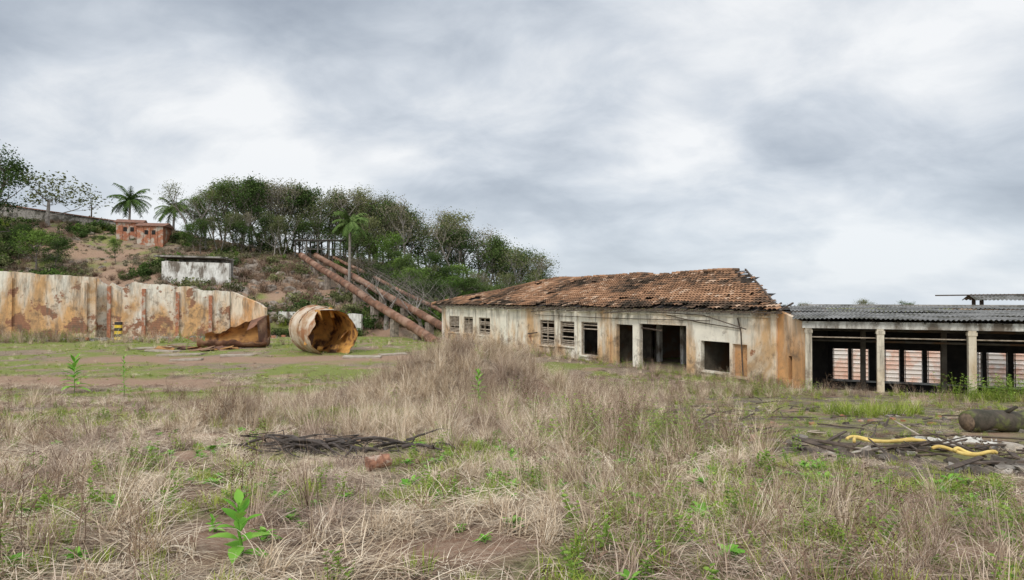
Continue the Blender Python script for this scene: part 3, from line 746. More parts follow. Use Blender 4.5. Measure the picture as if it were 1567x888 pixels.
def crush_pt(s,t,rr):
    top=1.0+1.9*s**1.3+.28*nz(s*6,1.3)+.14*nz(s*17,2.2); lip=.6+.5*nz(s*5,9.1)+.2*nz(s*14,4)+.6*max(0,.4-s)
    R0=1.55*rr*(1+.06*nz(s*4,t*3,7))
    if t<.35: u=t/.35; y=-R0*(1-.55*u*u); z=lip*(1-u)**1.3+.02
    elif t<.55: u=(t-.35)/.2; y=-R0*.45+R0*1.25*u; z=.02+.18*u*u
    else: u=(t-.55)/.45; y=R0*.8+R0*.25*math.sin(u*math.pi)-.75*u*u*s*1.2; z=.2+(top-.2)*u
    x=(s-.5)*5.4+.25*nz(s*3,t*4,5)
    return ctr+Vector((x*math.cos(ang)-y*math.sin(ang),x*math.sin(ang)+y*math.cos(ang),z+G(-24,53)))
for rr,mi in ((1.0,0),(.975,1)):
    vs=[crush_pt(i/ns,j/na,rr) for i in range(ns+1) for j in range(na+1)]
    fs=[(i*(na+1)+j,i*(na+1)+j+1,(i+1)*(na+1)+j+1,(i+1)*(na+1)+j) for i in range(ns) for j in range(na)]
    mb.add(vs,fs,mi)
rim=[crush_pt(1,j/na,1) for j in range(na+1)]; c=sum((Vector(p) for p in rim),Vector())/len(rim)
mb.add([c+Vector((.15,0,.1))]+rim,[(0,i+1,i+2) for i in range(na)],0)
pk=crush_pt(.97,1,1)
mb.add([pk,pk+Vector((-.2,-1.6,-.5)),pk+Vector((.1,-2.0,-2.2)),pk+Vector((.25,-.4,-2.4))],[(0,1,2,3)],0)
mb.add([crush_pt(.72,1,1),crush_pt(.97,1,1)+Vector((0,0,.05)),crush_pt(.9,1,1)+Vector((-.3,-1.2,-.75)),crush_pt(.75,1,1)+Vector((-.2,-.9,-.9))],[(0,1,2,3)],0)
for k in range(18):
    mb.box((-26+R.uniform(-3,3),51.0+R.uniform(-1.5,.8),G(-27,52)+R.uniform(.03,.2)),(R.uniform(.6,2.4),R.uniform(.4,1.2),.04),R.uniform(0,3),R.choice([0,1,0]),rx=R.uniform(-.25,.25),ry=R.uniform(-.2,.2))
mb.obj('crushed_rusted_tank',[M_rust,noisemat('brown_orange_rust',(.46,.24,.08),(.17,.08,.04),.9,(.08,.045,.03),.9,bs=.5)],smooth=False)
mb=MB()
for (x,y,a,b,r) in [(-24.5,46,3,1.2,.2),(-27.5,49,2.8,.9,-.3),(-10.6,44,2.6,1,.1),(-20,45.2,2.2,1,.4),(-30,52,3,1,.1),(-8.8,46,2,.8,.5),(-22,42,2,.6,.2)]:
    mb.box((x,y,G(x,y)+.06),(a,b,.12),r,rx=R.uniform(-.06,.06),ry=R.uniform(-.05,.05))
mb.obj('concrete_slabs',[noisemat('pale_slab',(.46,.40,.32),(.30,.24,.18),2)])
mb=MB()
px,py=-39.4,62.2
for k in range(6): mb.box((px,py,.2+.3*k),(.62,.3,.3),0,k%2)
mb.box((px,py,-.1),(.9,.6,.3),0,1)
mb.obj('striped_warning_post',[noisemat('yellow_paint',(.80,.55,.05),(.6,.38,.06),4),noisemat('black_paint',(.03,.03,.03),(.06,.05,.05),4)])
# ------------------------------------------------ penstocks
P=empty('penstock_pipes')
def pipe(p0,p1,r,name,sad=True):
    mb=MB(); p0=Vector(p0);p1=Vector(p1); L=(p1-p0).length; n=int(L/6)
    mb.tube([p0.lerp(p1,i/n)+Vector((0,0,.08*math.sin(i*1.7))) for i in range(n+1)],r,20)
    for i in range(n+1):
        q=p0.lerp(p1,i/n); d=(p1-p0).normalized()*.05; mb.tube([q-d,q+d],r*1.07,20)
    mb.obj(name,[M_pipe],P,smooth=False)
    if not sad: return
    mb=MB()
    for i in range(1,n+1):
        q=p0.lerp(p1,(i-.3)/(n)); g=G(q.x,q.y)
        if q.z-r-g>.2: mb.box((q.x,q.y,(q.z-r+g)/2-.3),(.9,.6,q.z-r-g+.8),-.9)
    mb.obj(name+'_saddles',[M_rock],P)
pipe((-7.2,59.2,0),(-33.6,99,11.0),.47,'main_pipe')
pipe((-6.4,63.5,.9),(-31.9,101,11.2),.42,'second_pipe')
pipe((-4.6,66,1.4),(-29.5,103,11.0),.24,'third_pipe',False)
mb=MB()
for off,dz in ((2.6,.6),(3.3,.6)):
    mb.tube([(-7+off,61,1.2+dz),(-31+off,101,11.2+dz)],.045,5)
for i in range(14):
    t=i/14; mb.tube([(-4.0-24*t,61+40*t,1.8+10*t),(-4.0-24*t,61+40*t,G(-4-24*t,61+40*t)-.3)],.05,4)
mb.obj('maintenance_rails',[M_wood],P)
I=MB()
for x in np.linspace(-36,-28.5,5): 
    I.box((x,103,12.0),(.22,.22,3.6),0); I.box((x,105,12.0),(.22,.22,3.6),0)
I.box((-32.2,103,13.75),(8.0,.22,.2)); I.box((-32,104,13.92),(8.4,2.6,.12)); I.box((-32.2,103,12.4),(8,.2,.15))
for x in np.linspace(-36,-28.5,9): I.tube([(x,102.7,13.9),(x,102.7,14.7)],.03,4)
I.tube([(-36.2,102.7,14.7),(-28.2,102.7,14.7)],.03,4)
I.obj('forebay_intake_structure',[noisemat('dark_concrete',(.16,.145,.125),(.08,.07,.06),3)])
# ------------------------------------------------ trees
M_bark=noisemat('bark',(.20,.17,.14),(.11,.09,.07),5,obj=True)
M_greybark=noisemat('grey_bark',(.34,.30,.26),(.20,.175,.15),5,obj=True)
def leafmat(name,a,b_,c): return tonemat(name,[(0,a),(.5,b_),(1,c)],rnd=.38,transl=.15)
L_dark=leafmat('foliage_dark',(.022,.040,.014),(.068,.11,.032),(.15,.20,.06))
L_olive=leafmat('foliage_olive',(.05,.058,.028),(.14,.155,.065),(.27,.27,.12))
L_grey=leafmat('foliage_greybrown',(.09,.08,.05),(.22,.195,.125),(.34,.30,.20))
L_bright=leafmat('foliage_bright',(.035,.07,.016),(.10,.17,.035),(.22,.31,.07))
L_palm=leafmat('palm_frond',(.045,.075,.022),(.10,.16,.045),(.2,.26,.09))
def leaves_at(mb,r_,t,sg,cn,ct,lsz,flat=.7):
    for i in range(cn):
        o=Vector((r_.gauss(0,sg),r_.gauss(0,sg),r_.gauss(0,sg*flat))); c=t+o
        a=Vector((r_.gauss(0,1),r_.gauss(0,1),r_.gauss(0,.6))).normalized(); b_=a.cross(Vector((r_.gauss(0,1),r_.gauss(0,1),r_.gauss(0,1)))).normalized()
        s=lsz*r_.uniform(.5,1.1)
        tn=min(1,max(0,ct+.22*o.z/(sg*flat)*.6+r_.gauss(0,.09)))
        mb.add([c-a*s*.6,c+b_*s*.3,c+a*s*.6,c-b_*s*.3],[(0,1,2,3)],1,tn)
def wobble(r_,p,d,L,n,j,lift):
    pts=[p.copy()]; q=p.copy()
    for i in range(n):
        d=(d+Vector((r_.gauss(0,j),r_.gauss(0,j),r_.gauss(0,j*.5)+lift))).normalized(); q=q+d*L/n; pts.append(q.copy())
    return pts,d
def gen_tree(seed,h,first=.3,nb=15,width=.34,leaves=40,lsz=.3,sg=.5,elev=.75,nst=1):
    r_=random.Random(seed); mb=MB()
    for st in range(nst):
        lean=Vector((r_.gauss(0,.05),r_.gauss(0,.05),1)) if nst==1 else Vector((r_.gauss(0,.22),r_.gauss(0,.22),1)).normalized()
        pts,_=wobble(r_,Vector((r_.gauss(0,.2)*(nst>1),r_.gauss(0,.2)*(nst>1),-.3)),lean,h*.88,9,.07,.03)
        mb.tube(pts,[h*.017*(1-.085*i) for i in range(10)],7,0,.5,False)
        for k in range(nb//nst):
            t=first+(1-first)*(k+r_.random())/(nb//nst); f=min(8.99,t*9); i0=int(f); p=pts[i0].lerp(pts[i0+1],f-i0)
            a=k*2.4+r_.uniform(-.6,.6); u=(t-first)/(1-first)
            L=h*width*(.55+.75*math.sin(math.pi*min(1,.2+u*.8))**.8)*r_.uniform(.65,1.15)*(1-.35*u)
            e=elev*(.6+.7*u)+r_.uniform(-.2,.2)
            bp,bd=wobble(r_,p,Vector((math.cos(a)*math.cos(e),math.sin(a)*math.cos(e),math.sin(e))),L,5,.14,.05)
            mb.tube(bp,[h*.0075*(1-.14*j) for j in range(6)],4,0,.5,False)
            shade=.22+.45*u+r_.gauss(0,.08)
            for q in range(4):
                j=r_.choice([2,3,4,5]); a2=r_.uniform(0,6.28)
                d2=(bd*.5+Vector((math.cos(a2),math.sin(a2),r_.uniform(0,.9)))).normalized()
                tp,_=wobble(r_,bp[j],d2,L*r_.uniform(.25,.5),3,.2,.03)
                mb.tube(tp,[h*.003,h*.0025,h*.002,h*.0012],3,0,.5,False)
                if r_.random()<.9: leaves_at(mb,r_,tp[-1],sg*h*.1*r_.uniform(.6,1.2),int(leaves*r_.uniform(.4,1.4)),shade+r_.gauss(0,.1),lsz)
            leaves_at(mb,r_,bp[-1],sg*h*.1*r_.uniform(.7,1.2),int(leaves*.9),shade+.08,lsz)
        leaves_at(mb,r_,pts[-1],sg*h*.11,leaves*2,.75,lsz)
    return mb
def gen_spread(seed,h,trunk=.33,ratio=.72,kids=(4,4,3),leaves=60,lsz=.3,sig=.06,up=.35,wide=1.0,thin=1.0):
    r_=random.Random(seed); mb=MB(); tips=[]
    def grow(p,d,L,rad,lev):
        pts=[p.copy()]; q=p.copy(); rr=[rad]
        for i in range(4):
            d=(d+Vector((r_.gauss(0,.12),r_.gauss(0,.12),r_.gauss(0,.05)+.04))).normalized()
            q=q+d*L/4; pts.append(q.copy()); rr.append(rad*(1-.13*(i+1)))
        mb.tube(pts,rr,7 if lev==0 else (5 if lev==1 else 3),0,.5,False)
        if lev>=len(kids): tips.append(q); tips.append(pts[2]); return
        for k in range(kids[lev]):
            a=k*2.4+r_.uniform(-.6,.6)+lev; st=pts[r_.choice([2,3,4,4])]
            nd=(d*up+Vector((math.cos(a)*wide,math.sin(a)*wide,r_.uniform(.15,.9)))).normalized()
            grow(st,nd,L*ratio*r_.uniform(.75,1.15),rr[-1]*.72*(.8 if k else 1),lev+1)
    grow(Vector((0,0,-.3)),Vector((r_.gauss(0,.06),r_.gauss(0,.06),1)),h*trunk,h*.02*thin,0)
    for t in tips:
        if leaves: leaves_at(mb,r_,t,sig*h*r_.uniform(.7,1.3),int(leaves*r_.uniform(.4,1.4)),.5,lsz,.6)
    return mb
def tmesh(name,mb,mats): return mb.obj(name,mats,link=False).data
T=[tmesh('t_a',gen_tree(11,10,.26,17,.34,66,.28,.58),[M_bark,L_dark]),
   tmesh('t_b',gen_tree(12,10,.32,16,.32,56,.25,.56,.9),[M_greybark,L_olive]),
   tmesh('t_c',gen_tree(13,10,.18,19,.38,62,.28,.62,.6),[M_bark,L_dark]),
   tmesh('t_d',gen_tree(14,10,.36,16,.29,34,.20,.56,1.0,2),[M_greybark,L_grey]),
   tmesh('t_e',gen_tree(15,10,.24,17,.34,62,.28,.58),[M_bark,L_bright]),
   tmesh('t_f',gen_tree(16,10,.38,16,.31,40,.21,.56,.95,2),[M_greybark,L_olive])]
TOP=[(-60,25.5),(-57,28.0),(-45,28.6),(-40,27.6),(-36,26.0),(-30,26.6),(-21.6,24.4),(-15,22.0),(-9.8,20.2),(-4,17.8),(2,14.8),(7.8,11.2),(12,8.3)]
FOR=empty('forest')
TZ={}
def ftree(x,y,top,ids,wx=1.0):
    g=G(x,y); H=max(3,top-g); me_=T[R.choice(ids)]
    if me_ not in TZ: TZ[me_]=max(v.co.z for v in me_.vertices)
    s=H/TZ[me_]; w=s*R.uniform(.9,1.1)*wx*(1.0 if H>7 else 1.25)
    inst('forest_tree',me_,(x,y,g-.2),R.uniform(0,6.28),(w,w,s),FOR)
x=-58
while x<13:
    for y,dh in ((R.uniform(108,114),-.4),(R.uniform(116,123),.9)):
        ftree(x+R.uniform(-1,1),y,lerpt(x,TOP)+dh-abs(R.gauss(0,2.0)),[0,1,2,3,4,1,3,5,5] if x<-15 else [0,1,2,0,4,5,1,3])
    x+=2.5
x=-52
while x<9:
    y=R.uniform(100,107) if x<-22 else R.uniform(88,103)
    if not(-37<x<-28): ftree(x,y,G(x,y)+R.uniform(4.5,8),[0,2,4,0,1,3,5])
    x+=1.7
x=-21
while x<7:
    y=R.uniform(80,92); ftree(x,y,G(x,y)+R.uniform(3,5.5),[0,2,4,0,2,1],1.15); x+=1.8
for (x,y,H,i) in [(-24,104,10,1),(-20,100,9,4),(-46,104,8,3),(-38.5,104,8,5),(-36.5,107.5,7,0),(-33,108,7.5,2),(-29,107.5,8,0),(-27,103,6.5,2)]: ftree(x,y,G(x,y)+H,[i])
def single(name,me_,x,y,top,wx=1.0,rz=0):
    zt=max(v.co.z for v in me_.vertices); g=G(x,y); s=(top-g)/zt
    return inst(name,me_,(x,y,g-.15),rz,(s*wx,s*wx,s))
single('broadleaf_tree',T[2],-79,95,29.0,.9,1)
single('broadleaf_tree',T[0],-83,92,27,1.0,2)
t_spr=tmesh('spreading_tree',gen_spread(31,8,.28,.78,(4,4,4),10,.22,.04,.2,1.4),[M_greybark,L_olive])
single('sparse_tree',t_spr,-78.5,105,26.8,1.1,.5)
single('evergreen_tree',T[4],-66,86,14.5,1.3,.3); single('evergreen_tree',T[0],-62.5,85,12.8,1.2,1.3); single('evergreen_tree',T[0],-70,88,15.5,1.2,2.2)
single('evergreen_tree',T[4],-57.5,90,13.4,.8,2.9); single('evergreen_tree',T[0],-74,85,16,1.2,.2)
t_bare=tmesh('bare_a',gen_spread(41,8,.22,.74,(5,5,4,3),0,.12,.04,.5,1.1,.8),[M_greybark,L_grey])
t_bare2=tmesh('bare_b',gen_spread(42,8,.22,.74,(5,5,4,3),0,.12,.04,.6,1.1,.8),[M_greybark,L_grey])
single('bare_tree',t_bare,-14.6,71,9.0,1.3,0); single('bare_tree',t_bare2,-10.2,71,8.4,1.3,1); single('bare_tree',t_bare2,-12.5,74,8.8,1.2,3); single('bare_tree',t_bare,-7.6,72,7.2,1.1,2)
single('bare_tree',t_bare,-51,104,22,.8,2)
def gen_palm(seed,th,cr,n=26):
    r_=random.Random(seed); mb=MB()
    mb.tube([(0,0,-.5),(.05,0,th*.3),(.1,.05,th*.7),(.1,.05,th)],[.26,.2,.18,.16],8,0)
    top=Vector((.1,.05,th))
    for i in range(n):
        a=i*2.4+r_.uniform(-.2,.2); e=r_.uniform(-.2,1.3); d=Vector((math.cos(a)*math.cos(e),math.sin(a)*math.cos(e),math.sin(e))); p=top.copy(); pts=[p.copy()]
        L=cr*r_.uniform(.9,1.15); sgm=9
        for j in range(sgm):
            p=p+d*L/sgm*1.15; d=(d+Vector((0,0,-.19))).normalized(); pts.append(p.copy())
            side=d.cross(Vector((0,0,1))); side=side.normalized() if side.length>.01 else Vector((1,0,0))
            if j>0:
                for sd in(-1,1):
                    for q in range(3):
                        b0=pts[-2].lerp(p,q/3); ll=cr*.28*(1-.6*abs(j/sgm-.4)); w=.07
                        tip=b0+side*sd*ll*.8+d*ll*.4+Vector((0,0,-ll*r_.uniform(.3,.9)))
                        mb.add([b0-d*w,b0+d*w,tip],[(0,1,2)],1,r_.uniform(.1,.9)*(1 if e>.2 else .5))
        mb.tube(pts,[.04]*3+[.02]*(len(pts)-3),3,1,.6,False)
    return tmesh('palm',mb,[M_greybark,L_palm])
def palm(x,y,zc,cr,seed):
    g=G(x,y); inst('palm_tree',gen_palm(seed,zc-g,cr,34),(x,y,g),0,1)
palm(-69.2,112,21.8,3.3,1); palm(-61.2,112,20.2,3.2,2); palm(-22.6,86,14.6,2.6,3); palm(-56.5,114,18.6,2.2,4)
mb=MB(); g=G(-76,112); mb.tube([(-76,112,g-.3),(-76,112,21.2)],[.14,.09],8); mb.box((-76,112,20.6),(1.4,.1,.1)); mb.obj('utility_pole',[M_wood])
def g_bush(mb,n=420,mi=0,r=1.0,ls=.2):
    cl=[(Vector((R.gauss(0,.45),R.gauss(0,.45),R.uniform(.15,.75)))*r,R.uniform(.2,.42)*r,R.uniform(.2,.8)) for _ in range(8)]
    for i in range(n):
        c,s,t=R.choice(cl); v=Vector((R.gauss(0,1),R.gauss(0,1),R.gauss(0,1))).normalized()*s*R.uniform(.6,1.1); p=c+v; p.z=max(p.z,0.02)
        a=Vector((R.gauss(0,1),R.gauss(0,1),R.gauss(0,.7))).normalized(); b_=a.cross(Vector((R.gauss(0,1),R.gauss(0,1),R.gauss(0,1)))).normalized(); q=ls*R.uniform(.5,1.1)
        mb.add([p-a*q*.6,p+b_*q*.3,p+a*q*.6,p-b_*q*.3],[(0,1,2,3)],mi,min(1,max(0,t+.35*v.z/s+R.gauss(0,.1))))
def g_rock(mb,seed=0):
    import bmesh
    bm=bmesh.new(); bmesh.ops.create_icosphere(bm,subdivisions=3,radius=.5)
    for v in bm.verts:
        v.co*=1+.55*nz(v.co.x*1.8+seed,v.co.y*1.8,v.co.z*1.8)+.2*nz(v.co.x*5,v.co.y*5,v.co.z*5+seed)
        v.co.z*=.65
    mb.add([v.co.copy() for v in bm.verts],[tuple(x.index for x in f.verts) for f in bm.faces],5); bm.free()
def g_bigdry(mb,mi=4):
    for i in range(70):
        x,y=disc(.4); blade(mb,(x,y,0),R.uniform(0,6.28),R.uniform(.5,1.5),R.uniform(.4,1.1),.035,R.uniform(.3,1.6),mi,R.random()*.75,3)
def g_biggreen(mb): g_bigdry(mb,6)
def g_twigs(mb):
    for i in range(26):
        x,y=disc(.3); a=R.uniform(0,6.28); p=Vector((x,y,0)); d=Vector((math.cos(a)*.7,math.sin(a)*.7,R.uniform(.4,1.3))).normalized(); q=p+d*R.uniform(.4,.8); 
        mb.tube([p,q],[.02,.012],3,7,R.random(),False)
        for k in range(3): mb.tube([q.lerp(p,R.uniform(0,.5)),q+Vector((R.gauss(0,.25),R.gauss(0,.25),R.uniform(0,.35)))],[.012,.006],3,7,R.random(),False)
HM=[L_dark,L_olive,L_bright,L_grey,M_dry2,M_rock,M_green,M_brown]
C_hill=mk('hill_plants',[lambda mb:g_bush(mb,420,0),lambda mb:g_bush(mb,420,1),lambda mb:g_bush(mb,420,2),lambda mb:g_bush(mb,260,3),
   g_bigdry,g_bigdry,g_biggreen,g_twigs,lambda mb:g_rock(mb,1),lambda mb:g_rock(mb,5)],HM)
D=[]
for k in range(7800):
    y=R.uniform(71,113); x=R.uniform(-100,9)*1.0
    if x<-1.02*y: continue
    hx=lerpt(x,HX)
    if hx<.3 and R.random()<.6: continue
    g=nz(x*.12,y*.12,40)+.5*nz(x*.4,y*.4,41)
    rocky=(-42<x<-14 and 72<y<99 and x<-10-(y-60)*.52)
    near_pipe=abs((x+6.5)-(-(y-62)*.645))<2.2
    if R.random()<dirtw(x,y)*.6 and not near_pipe: continue
    if near_pipe: i=R.choice([4,5,8,9]) ; s=R.uniform(.3,.6)
    elif rocky: i=R.choice([4,5,7,7,8,9,8,9,8,9,5,1]); s=R.uniform(.5,1.9)
    elif x>-20: i=R.choice([0,0,1,2,4,0]); s=R.uniform(.9,2.0)
    elif g>.18: i=R.choice([0,1,2,6,0,1,3]); s=R.uniform(.7,1.7)
    elif g>-.05: i=R.choice([1,4,5,3,7,7,5,9]); s=R.uniform(.5,1.2)
    else: i=R.choice([4,5,3,7,4,5,8]); s=R.uniform(.5,1.1)
    if -70<x<-56 and 90<y<106: s*=.4
    D.append((x,y,G(x,y)-.08,R.gauss(0,.1),R.gauss(0,.1),R.uniform(0,6.28),s,i))
for k in range(160):
    x=R.uniform(-34,-8); y=R.uniform(71.5,76); D.append((x,y,G(x,y)-.05,0,0,R.uniform(0,6.28),R.uniform(.6,1.4),R.choice([4,5,1,6,0])))
for k in range(60):
    x=R.uniform(-27,-17); y=R.uniform(68,70); D.append((x,y,G(x,y)-.05,0,0,R.uniform(0,6.28),R.uniform(.5,1.1),R.choice([1,5,0])))
for k in range(300):
    y=R.uniform(75,140); x=R.uniform(2,130); D.append((x,y,G(x,y),0,0,R.uniform(0,6.28),R.uniform(1,2.0),R.choice([0,1,2])))
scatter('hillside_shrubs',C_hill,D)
for x,y,t in [(29,78,4.2),(36,80,4.1),(62,110,4.6),(70,112,4.3),(44,95,4.0)]: ftree(x,y,t,[1,2,5])
# ------------------------------------------------ foreground objects
mb=MB()
for k in range(56):
    c=R.random()
    p=Vector((-3.5+R.gauss(0,.28) if c<.4 else -2.5+R.gauss(0,.55),9.3+R.gauss(0,.28),0)); p.z=G(p.x,p.y)+R.uniform(.03,.2)
    a=R.gauss(-.12,.6)+(math.pi if R.random()<.2 else 0); d=Vector((math.cos(a),math.sin(a)*.7,R.uniform(-.02,.35))); pts=[p.copy()]; n=8; L=R.uniform(.45,1.6)
    for i in range(n):
        p=p+d*L/n; d=(d+Vector((R.gauss(0,.22),R.gauss(0,.22),-.13+R.gauss(0,.1)))).normalized(); p.z=max(p.z,G(p.x,p.y)+.04); pts.append(p.copy())
    r0=R.uniform(.009,.034); mb.tube(pts,[r0*(1-.09*i) for i in range(n+1)],6,0,R.random())
    if R.random()<.6:
        q=pts[4]; mb.tube([q,q+Vector((R.gauss(0,.15),R.gauss(0,.15),.06)),q+Vector((R.gauss(0,.3),R.gauss(0,.2),R.uniform(0,.12)))],[r0*.5,r0*.4,r0*.2],5,0)
mb.obj('dead_branches',[noisemat('dead_wood',(.12,.095,.08),(.055,.045,.038),8)],smooth=True)
mb=MB(); Mx=Matrix.Translation((-1.70,7.3,G(-1.7,7.3)+.10))@rot(math.radians(-60),.12)
shell(mb,Mx,.085,.27,n=28,m=8,th=.006,jag=.012,seed=4,crush=.25,dome=.01)
for t in (.01,.10,.18): mb.tube([Mx@Vector((math.cos(a)*.087,t,math.sin(a)*.087)) for a in np.linspace(0,6.283,28)],.005,4,0,cap=False)
mb.obj('rusty_can',[noisemat('can_rust',(.40,.20,.12),(.19,.09,.06),14,(.45,.33,.25),9),noisemat('can_rust_in',(.14,.06,.04),(.08,.04,.03),20)],smooth=True)
mb=MB(); pts=[];rr=[]
for i in range(14):
    t=i/13; pts.append((9.0+3.0*t,12.3+.5*t,G(9.0,12.3)+.2+.03*math.sin(i))); rr.append(.21+.02*math.sin(i*2.1))
mb.tube(pts,rr,16); mb.tube([(8.97,12.295,G(9,12.3)+.2),(9.0,12.3,G(9,12.3)+.2)],.17,16,1)
mb.tube([(9.8,12.4,G(9,12.3)+.35),(9.9,12.2,G(9,12.3)+.52)],[.05,.03],6)
mb.obj('mossy_log',[noisemat('log_bark',(.10,.08,.06),(.05,.045,.03),6,(.14,.15,.05),2.5,bs=.8),noisemat('log_end',(.24,.17,.11),(.1,.07,.05),10)],smooth=True)
M_hose=noisemat('yellow_hose_rubber',(.80,.60,.20),(.58,.40,.12),6)
mb=MB()
def hose(cx,cy,L,amp,ph,dy):
    pts=[]
    for i in range(40):
        t=i/39; x=cx+L*(t-.5); y=cy+amp*math.sin(t*5+ph)+dy*t; pts.append((x,y,G(x,y)+.13+.03*math.sin(t*9)))
    mb.tube(pts,.024,8)
hose(5.75,9.6,.95,.34,0,.1); hose(5.85,9.95,.85,.25,.6,-.1)
mb.obj('yellow_hose',[M_hose],smooth=True)
mb=MB(); hose(6.05,8.5,.5,.12,1,-.3); hose(6.15,8.35,.4,.1,.3,-.1); mb.obj('yellow_hose',[M_hose],smooth=True)
mb=MB()
def chunk(mb,x,y,s,mi):
    import bmesh
    bm=bmesh.new(); bmesh.ops.create_cube(bm,size=1)
    bmesh.ops.bevel(bm,geom=bm.edges[:],offset=.12,segments=1,affect='EDGES')
    bmesh.ops.subdivide_edges(bm,edges=bm.edges[:],cuts=1)
    sd=R.uniform(0,99); Mr=Matrix.Rotation(R.uniform(0,6.28),4,'Z')@Matrix.Rotation(R.gauss(0,.5),4,'X')@Matrix.Diagonal((s,s*R.uniform(.35,.9),s*R.uniform(.25,.7),1))
    vs=[]
    for v in bm.verts:
        c=v.co*(1+.6*nz(v.co.x*1.7+sd,v.co.y*1.7,v.co.z*1.7)); c=Mr@c; vs.append(c+Vector((x,y,G(x,y)+s*R.uniform(.04,.06))))
    mb.add(vs,[tuple(q.index for q in f.verts) for f in bm.faces],mi); bm.free()
HC=[(6.9,7.9,.45,.28),(6.0,7.5,.35,.2),(5.4,9.1,.5,.35),(7.6,9.4,.5,.4),(4.6,10.4,.5,.5),(8.2,13.5,1.2,.8),(3.6,15.0,.9,.9),(9.5,16,1.2,.8),(6,19,1.5,.8)]
for cx,cy,sx,sy in HC:   # separate heaps with bare soil in between
    near=cy<10
    for k in range(26 if near else 22):
        x=R.gauss(cx,sx); y=R.gauss(cy,sy)
        chunk(mb,x,y,(R.uniform(.05,.3) if near else R.uniform(.05,.2))*R.choice([.5,.8,1,1.2]),R.choice([0,1,1,1,2] if near else [1,1,0,3,3]))
mb.obj('concrete_rubble',[noisemat('grey_rubble',(.30,.265,.22),(.16,.135,.11),6),noisemat('dark_rubble',(.14,.115,.09),(.065,.052,.042),5),noisemat('pale_rubble',(.48,.42,.35),(.28,.24,.19),5),M_brick])
mb=MB()
for k in range(110):
    x=R.gauss(6.2,1.3); y=R.gauss(9.2,1.2) if k<60 else R.gauss(15,3.5)
    if y>12: x=R.uniform(2.5,11)
    L=R.uniform(.25,1.3); z=G(x,y)+R.uniform(.01,.12); a=R.gauss(.1,.8)
    if R.random()<.55:
        p=Vector((x,y,z)); q=p+Vector((math.cos(a),math.sin(a),R.uniform(-.05,.15)))*L*.5; r=q+Vector((math.cos(a+R.gauss(0,.3)),math.sin(a+R.gauss(0,.3)),R.uniform(-.1,.1)))*L*.5
        mb.tube([p,q,r],[.018,.014,.008],5,0)
    else: mb.box((x,y,z),(L,R.uniform(.03,.10),.02),a,R.choice([0,0,1]),rx=R.gauss(0,.3),ry=R.gauss(0,.12))
mb.obj('broken_planks',[M_wood,M_slat])
mb=MB(); vs=[];fs=[];n=26
for i in range(n):
    for j in range(n//2):
        x=6.6+1.2*i/n; y=9.9+.45*j/(n/2)+.2*nz(i*.4,1); vs.append((x+.05*nz(i*.5,j*.5,2),y,G(x,y)+.05+.14*abs(nz(i*.45,j*.45,9))+.06*abs(nz(i*1.2,j*1.2,9))))
for i in range(n-1):
    for j in range(n//2-1):
        if nz(i*.3,j*.4,77)<.25: a=i*(n//2)+j; fs.append((a,a+n//2,a+n//2+1,a+1))
mb.add(vs,fs); mb.obj('crumpled_plastic_sheet',[noisemat('dirty_white_plastic',(.66,.63,.56),(.42,.38,.32),6)])
# ------------------------------------------------ sky, sun, camera
w=bpy.data.worlds.new('World'); sc.world=w; w.use_nodes=True; nt=w.node_tree; bg=nt.nodes['Background']
sky=nt.nodes.new('ShaderNodeTexSky'); sky.sky_type='NISHITA'; sky.sun_disc=False
EL=math.radians(42); AZ=math.radians(205)
sky.sun_elevation=EL; sky.sun_rotation=AZ
sd=Vector((math.sin(AZ)*math.cos(EL),math.cos(AZ)*math.cos(EL),math.sin(EL)))
tc=nt.nodes.new('ShaderNodeTexCoord'); sx=nt.nodes.new('ShaderNodeSeparateXYZ'); nt.links.new(tc.outputs['Generated'],sx.inputs[0])
zz=mth(nt,'ADD',mth(nt,'MAXIMUM',sx.outputs[2],0.0),.38)
cb=nt.nodes.new('ShaderNodeCombineXYZ'); nt.links.new(mth(nt,'DIVIDE',sx.outputs[0],zz),cb.inputs[0]); nt.links.new(mth(nt,'DIVIDE',sx.outputs[1],zz),cb.inputs[1]); cb.inputs[2].default_value=2.3
mp=nt.nodes.new('ShaderNodeMapping'); mp.inputs['Rotation'].default_value=(0,0,.6); mp.inputs['Scale'].default_value=(.95,1.2,1); nt.links.new(cb.outputs[0],mp.inputs[0])
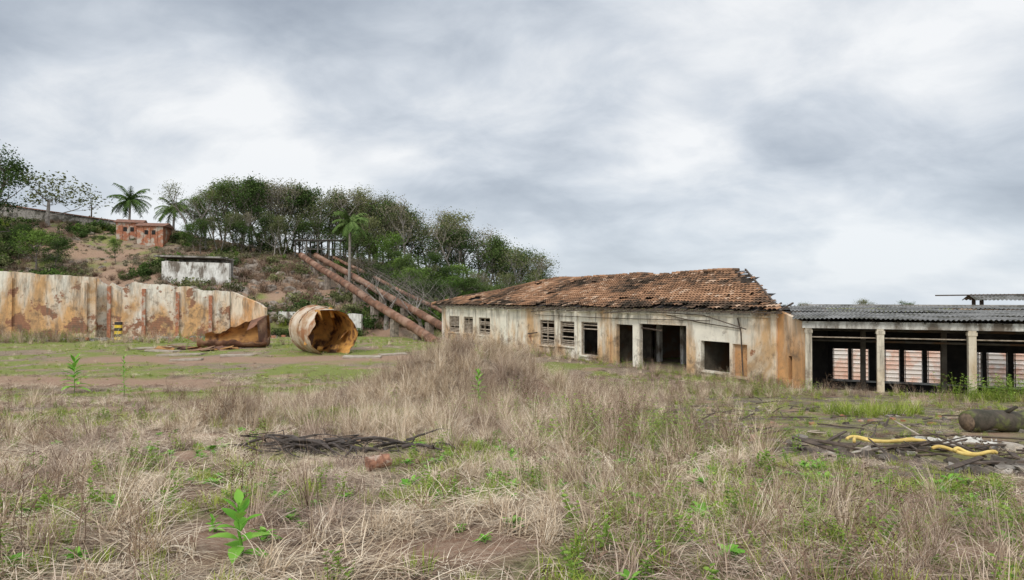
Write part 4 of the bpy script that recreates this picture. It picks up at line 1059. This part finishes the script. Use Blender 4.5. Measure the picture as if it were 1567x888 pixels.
n1=ntex(nt,mp.outputs[0],1.2,4,.45,.25); n2=ntex(nt,mp.outputs[0],3.4,7,.58,.3)
f=mth(nt,'ADD',mth(nt,'MULTIPLY',n1,.72),mth(nt,'MULTIPLY',n2,.28))
cl=ramp(nt,f,[(.37,(.35,.40,.475)),(.44,(.48,.535,.61)),(.51,(.66,.71,.775)),(.60,(.95,.965,.98))])
hz=ramp(nt,sx.outputs[2],[(0.0,.6),(.22,0.0)])
cl=mixc(nt,hz,cl,(.76,.83,.90))
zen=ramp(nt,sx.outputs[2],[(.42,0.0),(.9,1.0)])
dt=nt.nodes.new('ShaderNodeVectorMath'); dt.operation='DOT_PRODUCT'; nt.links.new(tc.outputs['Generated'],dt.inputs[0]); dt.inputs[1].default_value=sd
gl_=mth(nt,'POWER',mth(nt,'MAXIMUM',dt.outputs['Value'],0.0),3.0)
gain=mth(nt,'ADD',10.0,mth(nt,'ADD',mth(nt,'MULTIPLY',zen,6.5),mth(nt,'MULTIPLY',gl_,14.0)))  # out-of-view sky brightened near sun and zenith, added to light the scene
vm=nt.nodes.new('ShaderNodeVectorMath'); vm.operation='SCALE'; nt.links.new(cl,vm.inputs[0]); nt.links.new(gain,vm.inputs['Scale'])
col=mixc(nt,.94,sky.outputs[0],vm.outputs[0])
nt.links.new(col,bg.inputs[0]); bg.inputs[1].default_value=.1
sl=bpy.data.lights.new('sun','SUN'); sl.energy=1.5; sl.angle=math.radians(12); sl.color=(1,.94,.85)
so=bpy.data.objects.new('sun',sl); sc.collection.objects.link(so)
so.rotation_euler=(-sd).to_track_quat('-Z','Y').to_euler()
cam=bpy.data.cameras.new('camera'); co=bpy.data.objects.new('camera',cam); sc.collection.objects.link(co)
cam.sensor_width=36; cam.lens=36*950/1567; cam.clip_end=5000; cam.clip_start=.05
co.location=(0,0,CAMZ); co.rotation_euler=(math.radians(90+.78),0,0)
sc.camera=co
sc.view_settings.view_transform='Standard'; sc.view_settings.look='None'; sc.view_settings.exposure=0
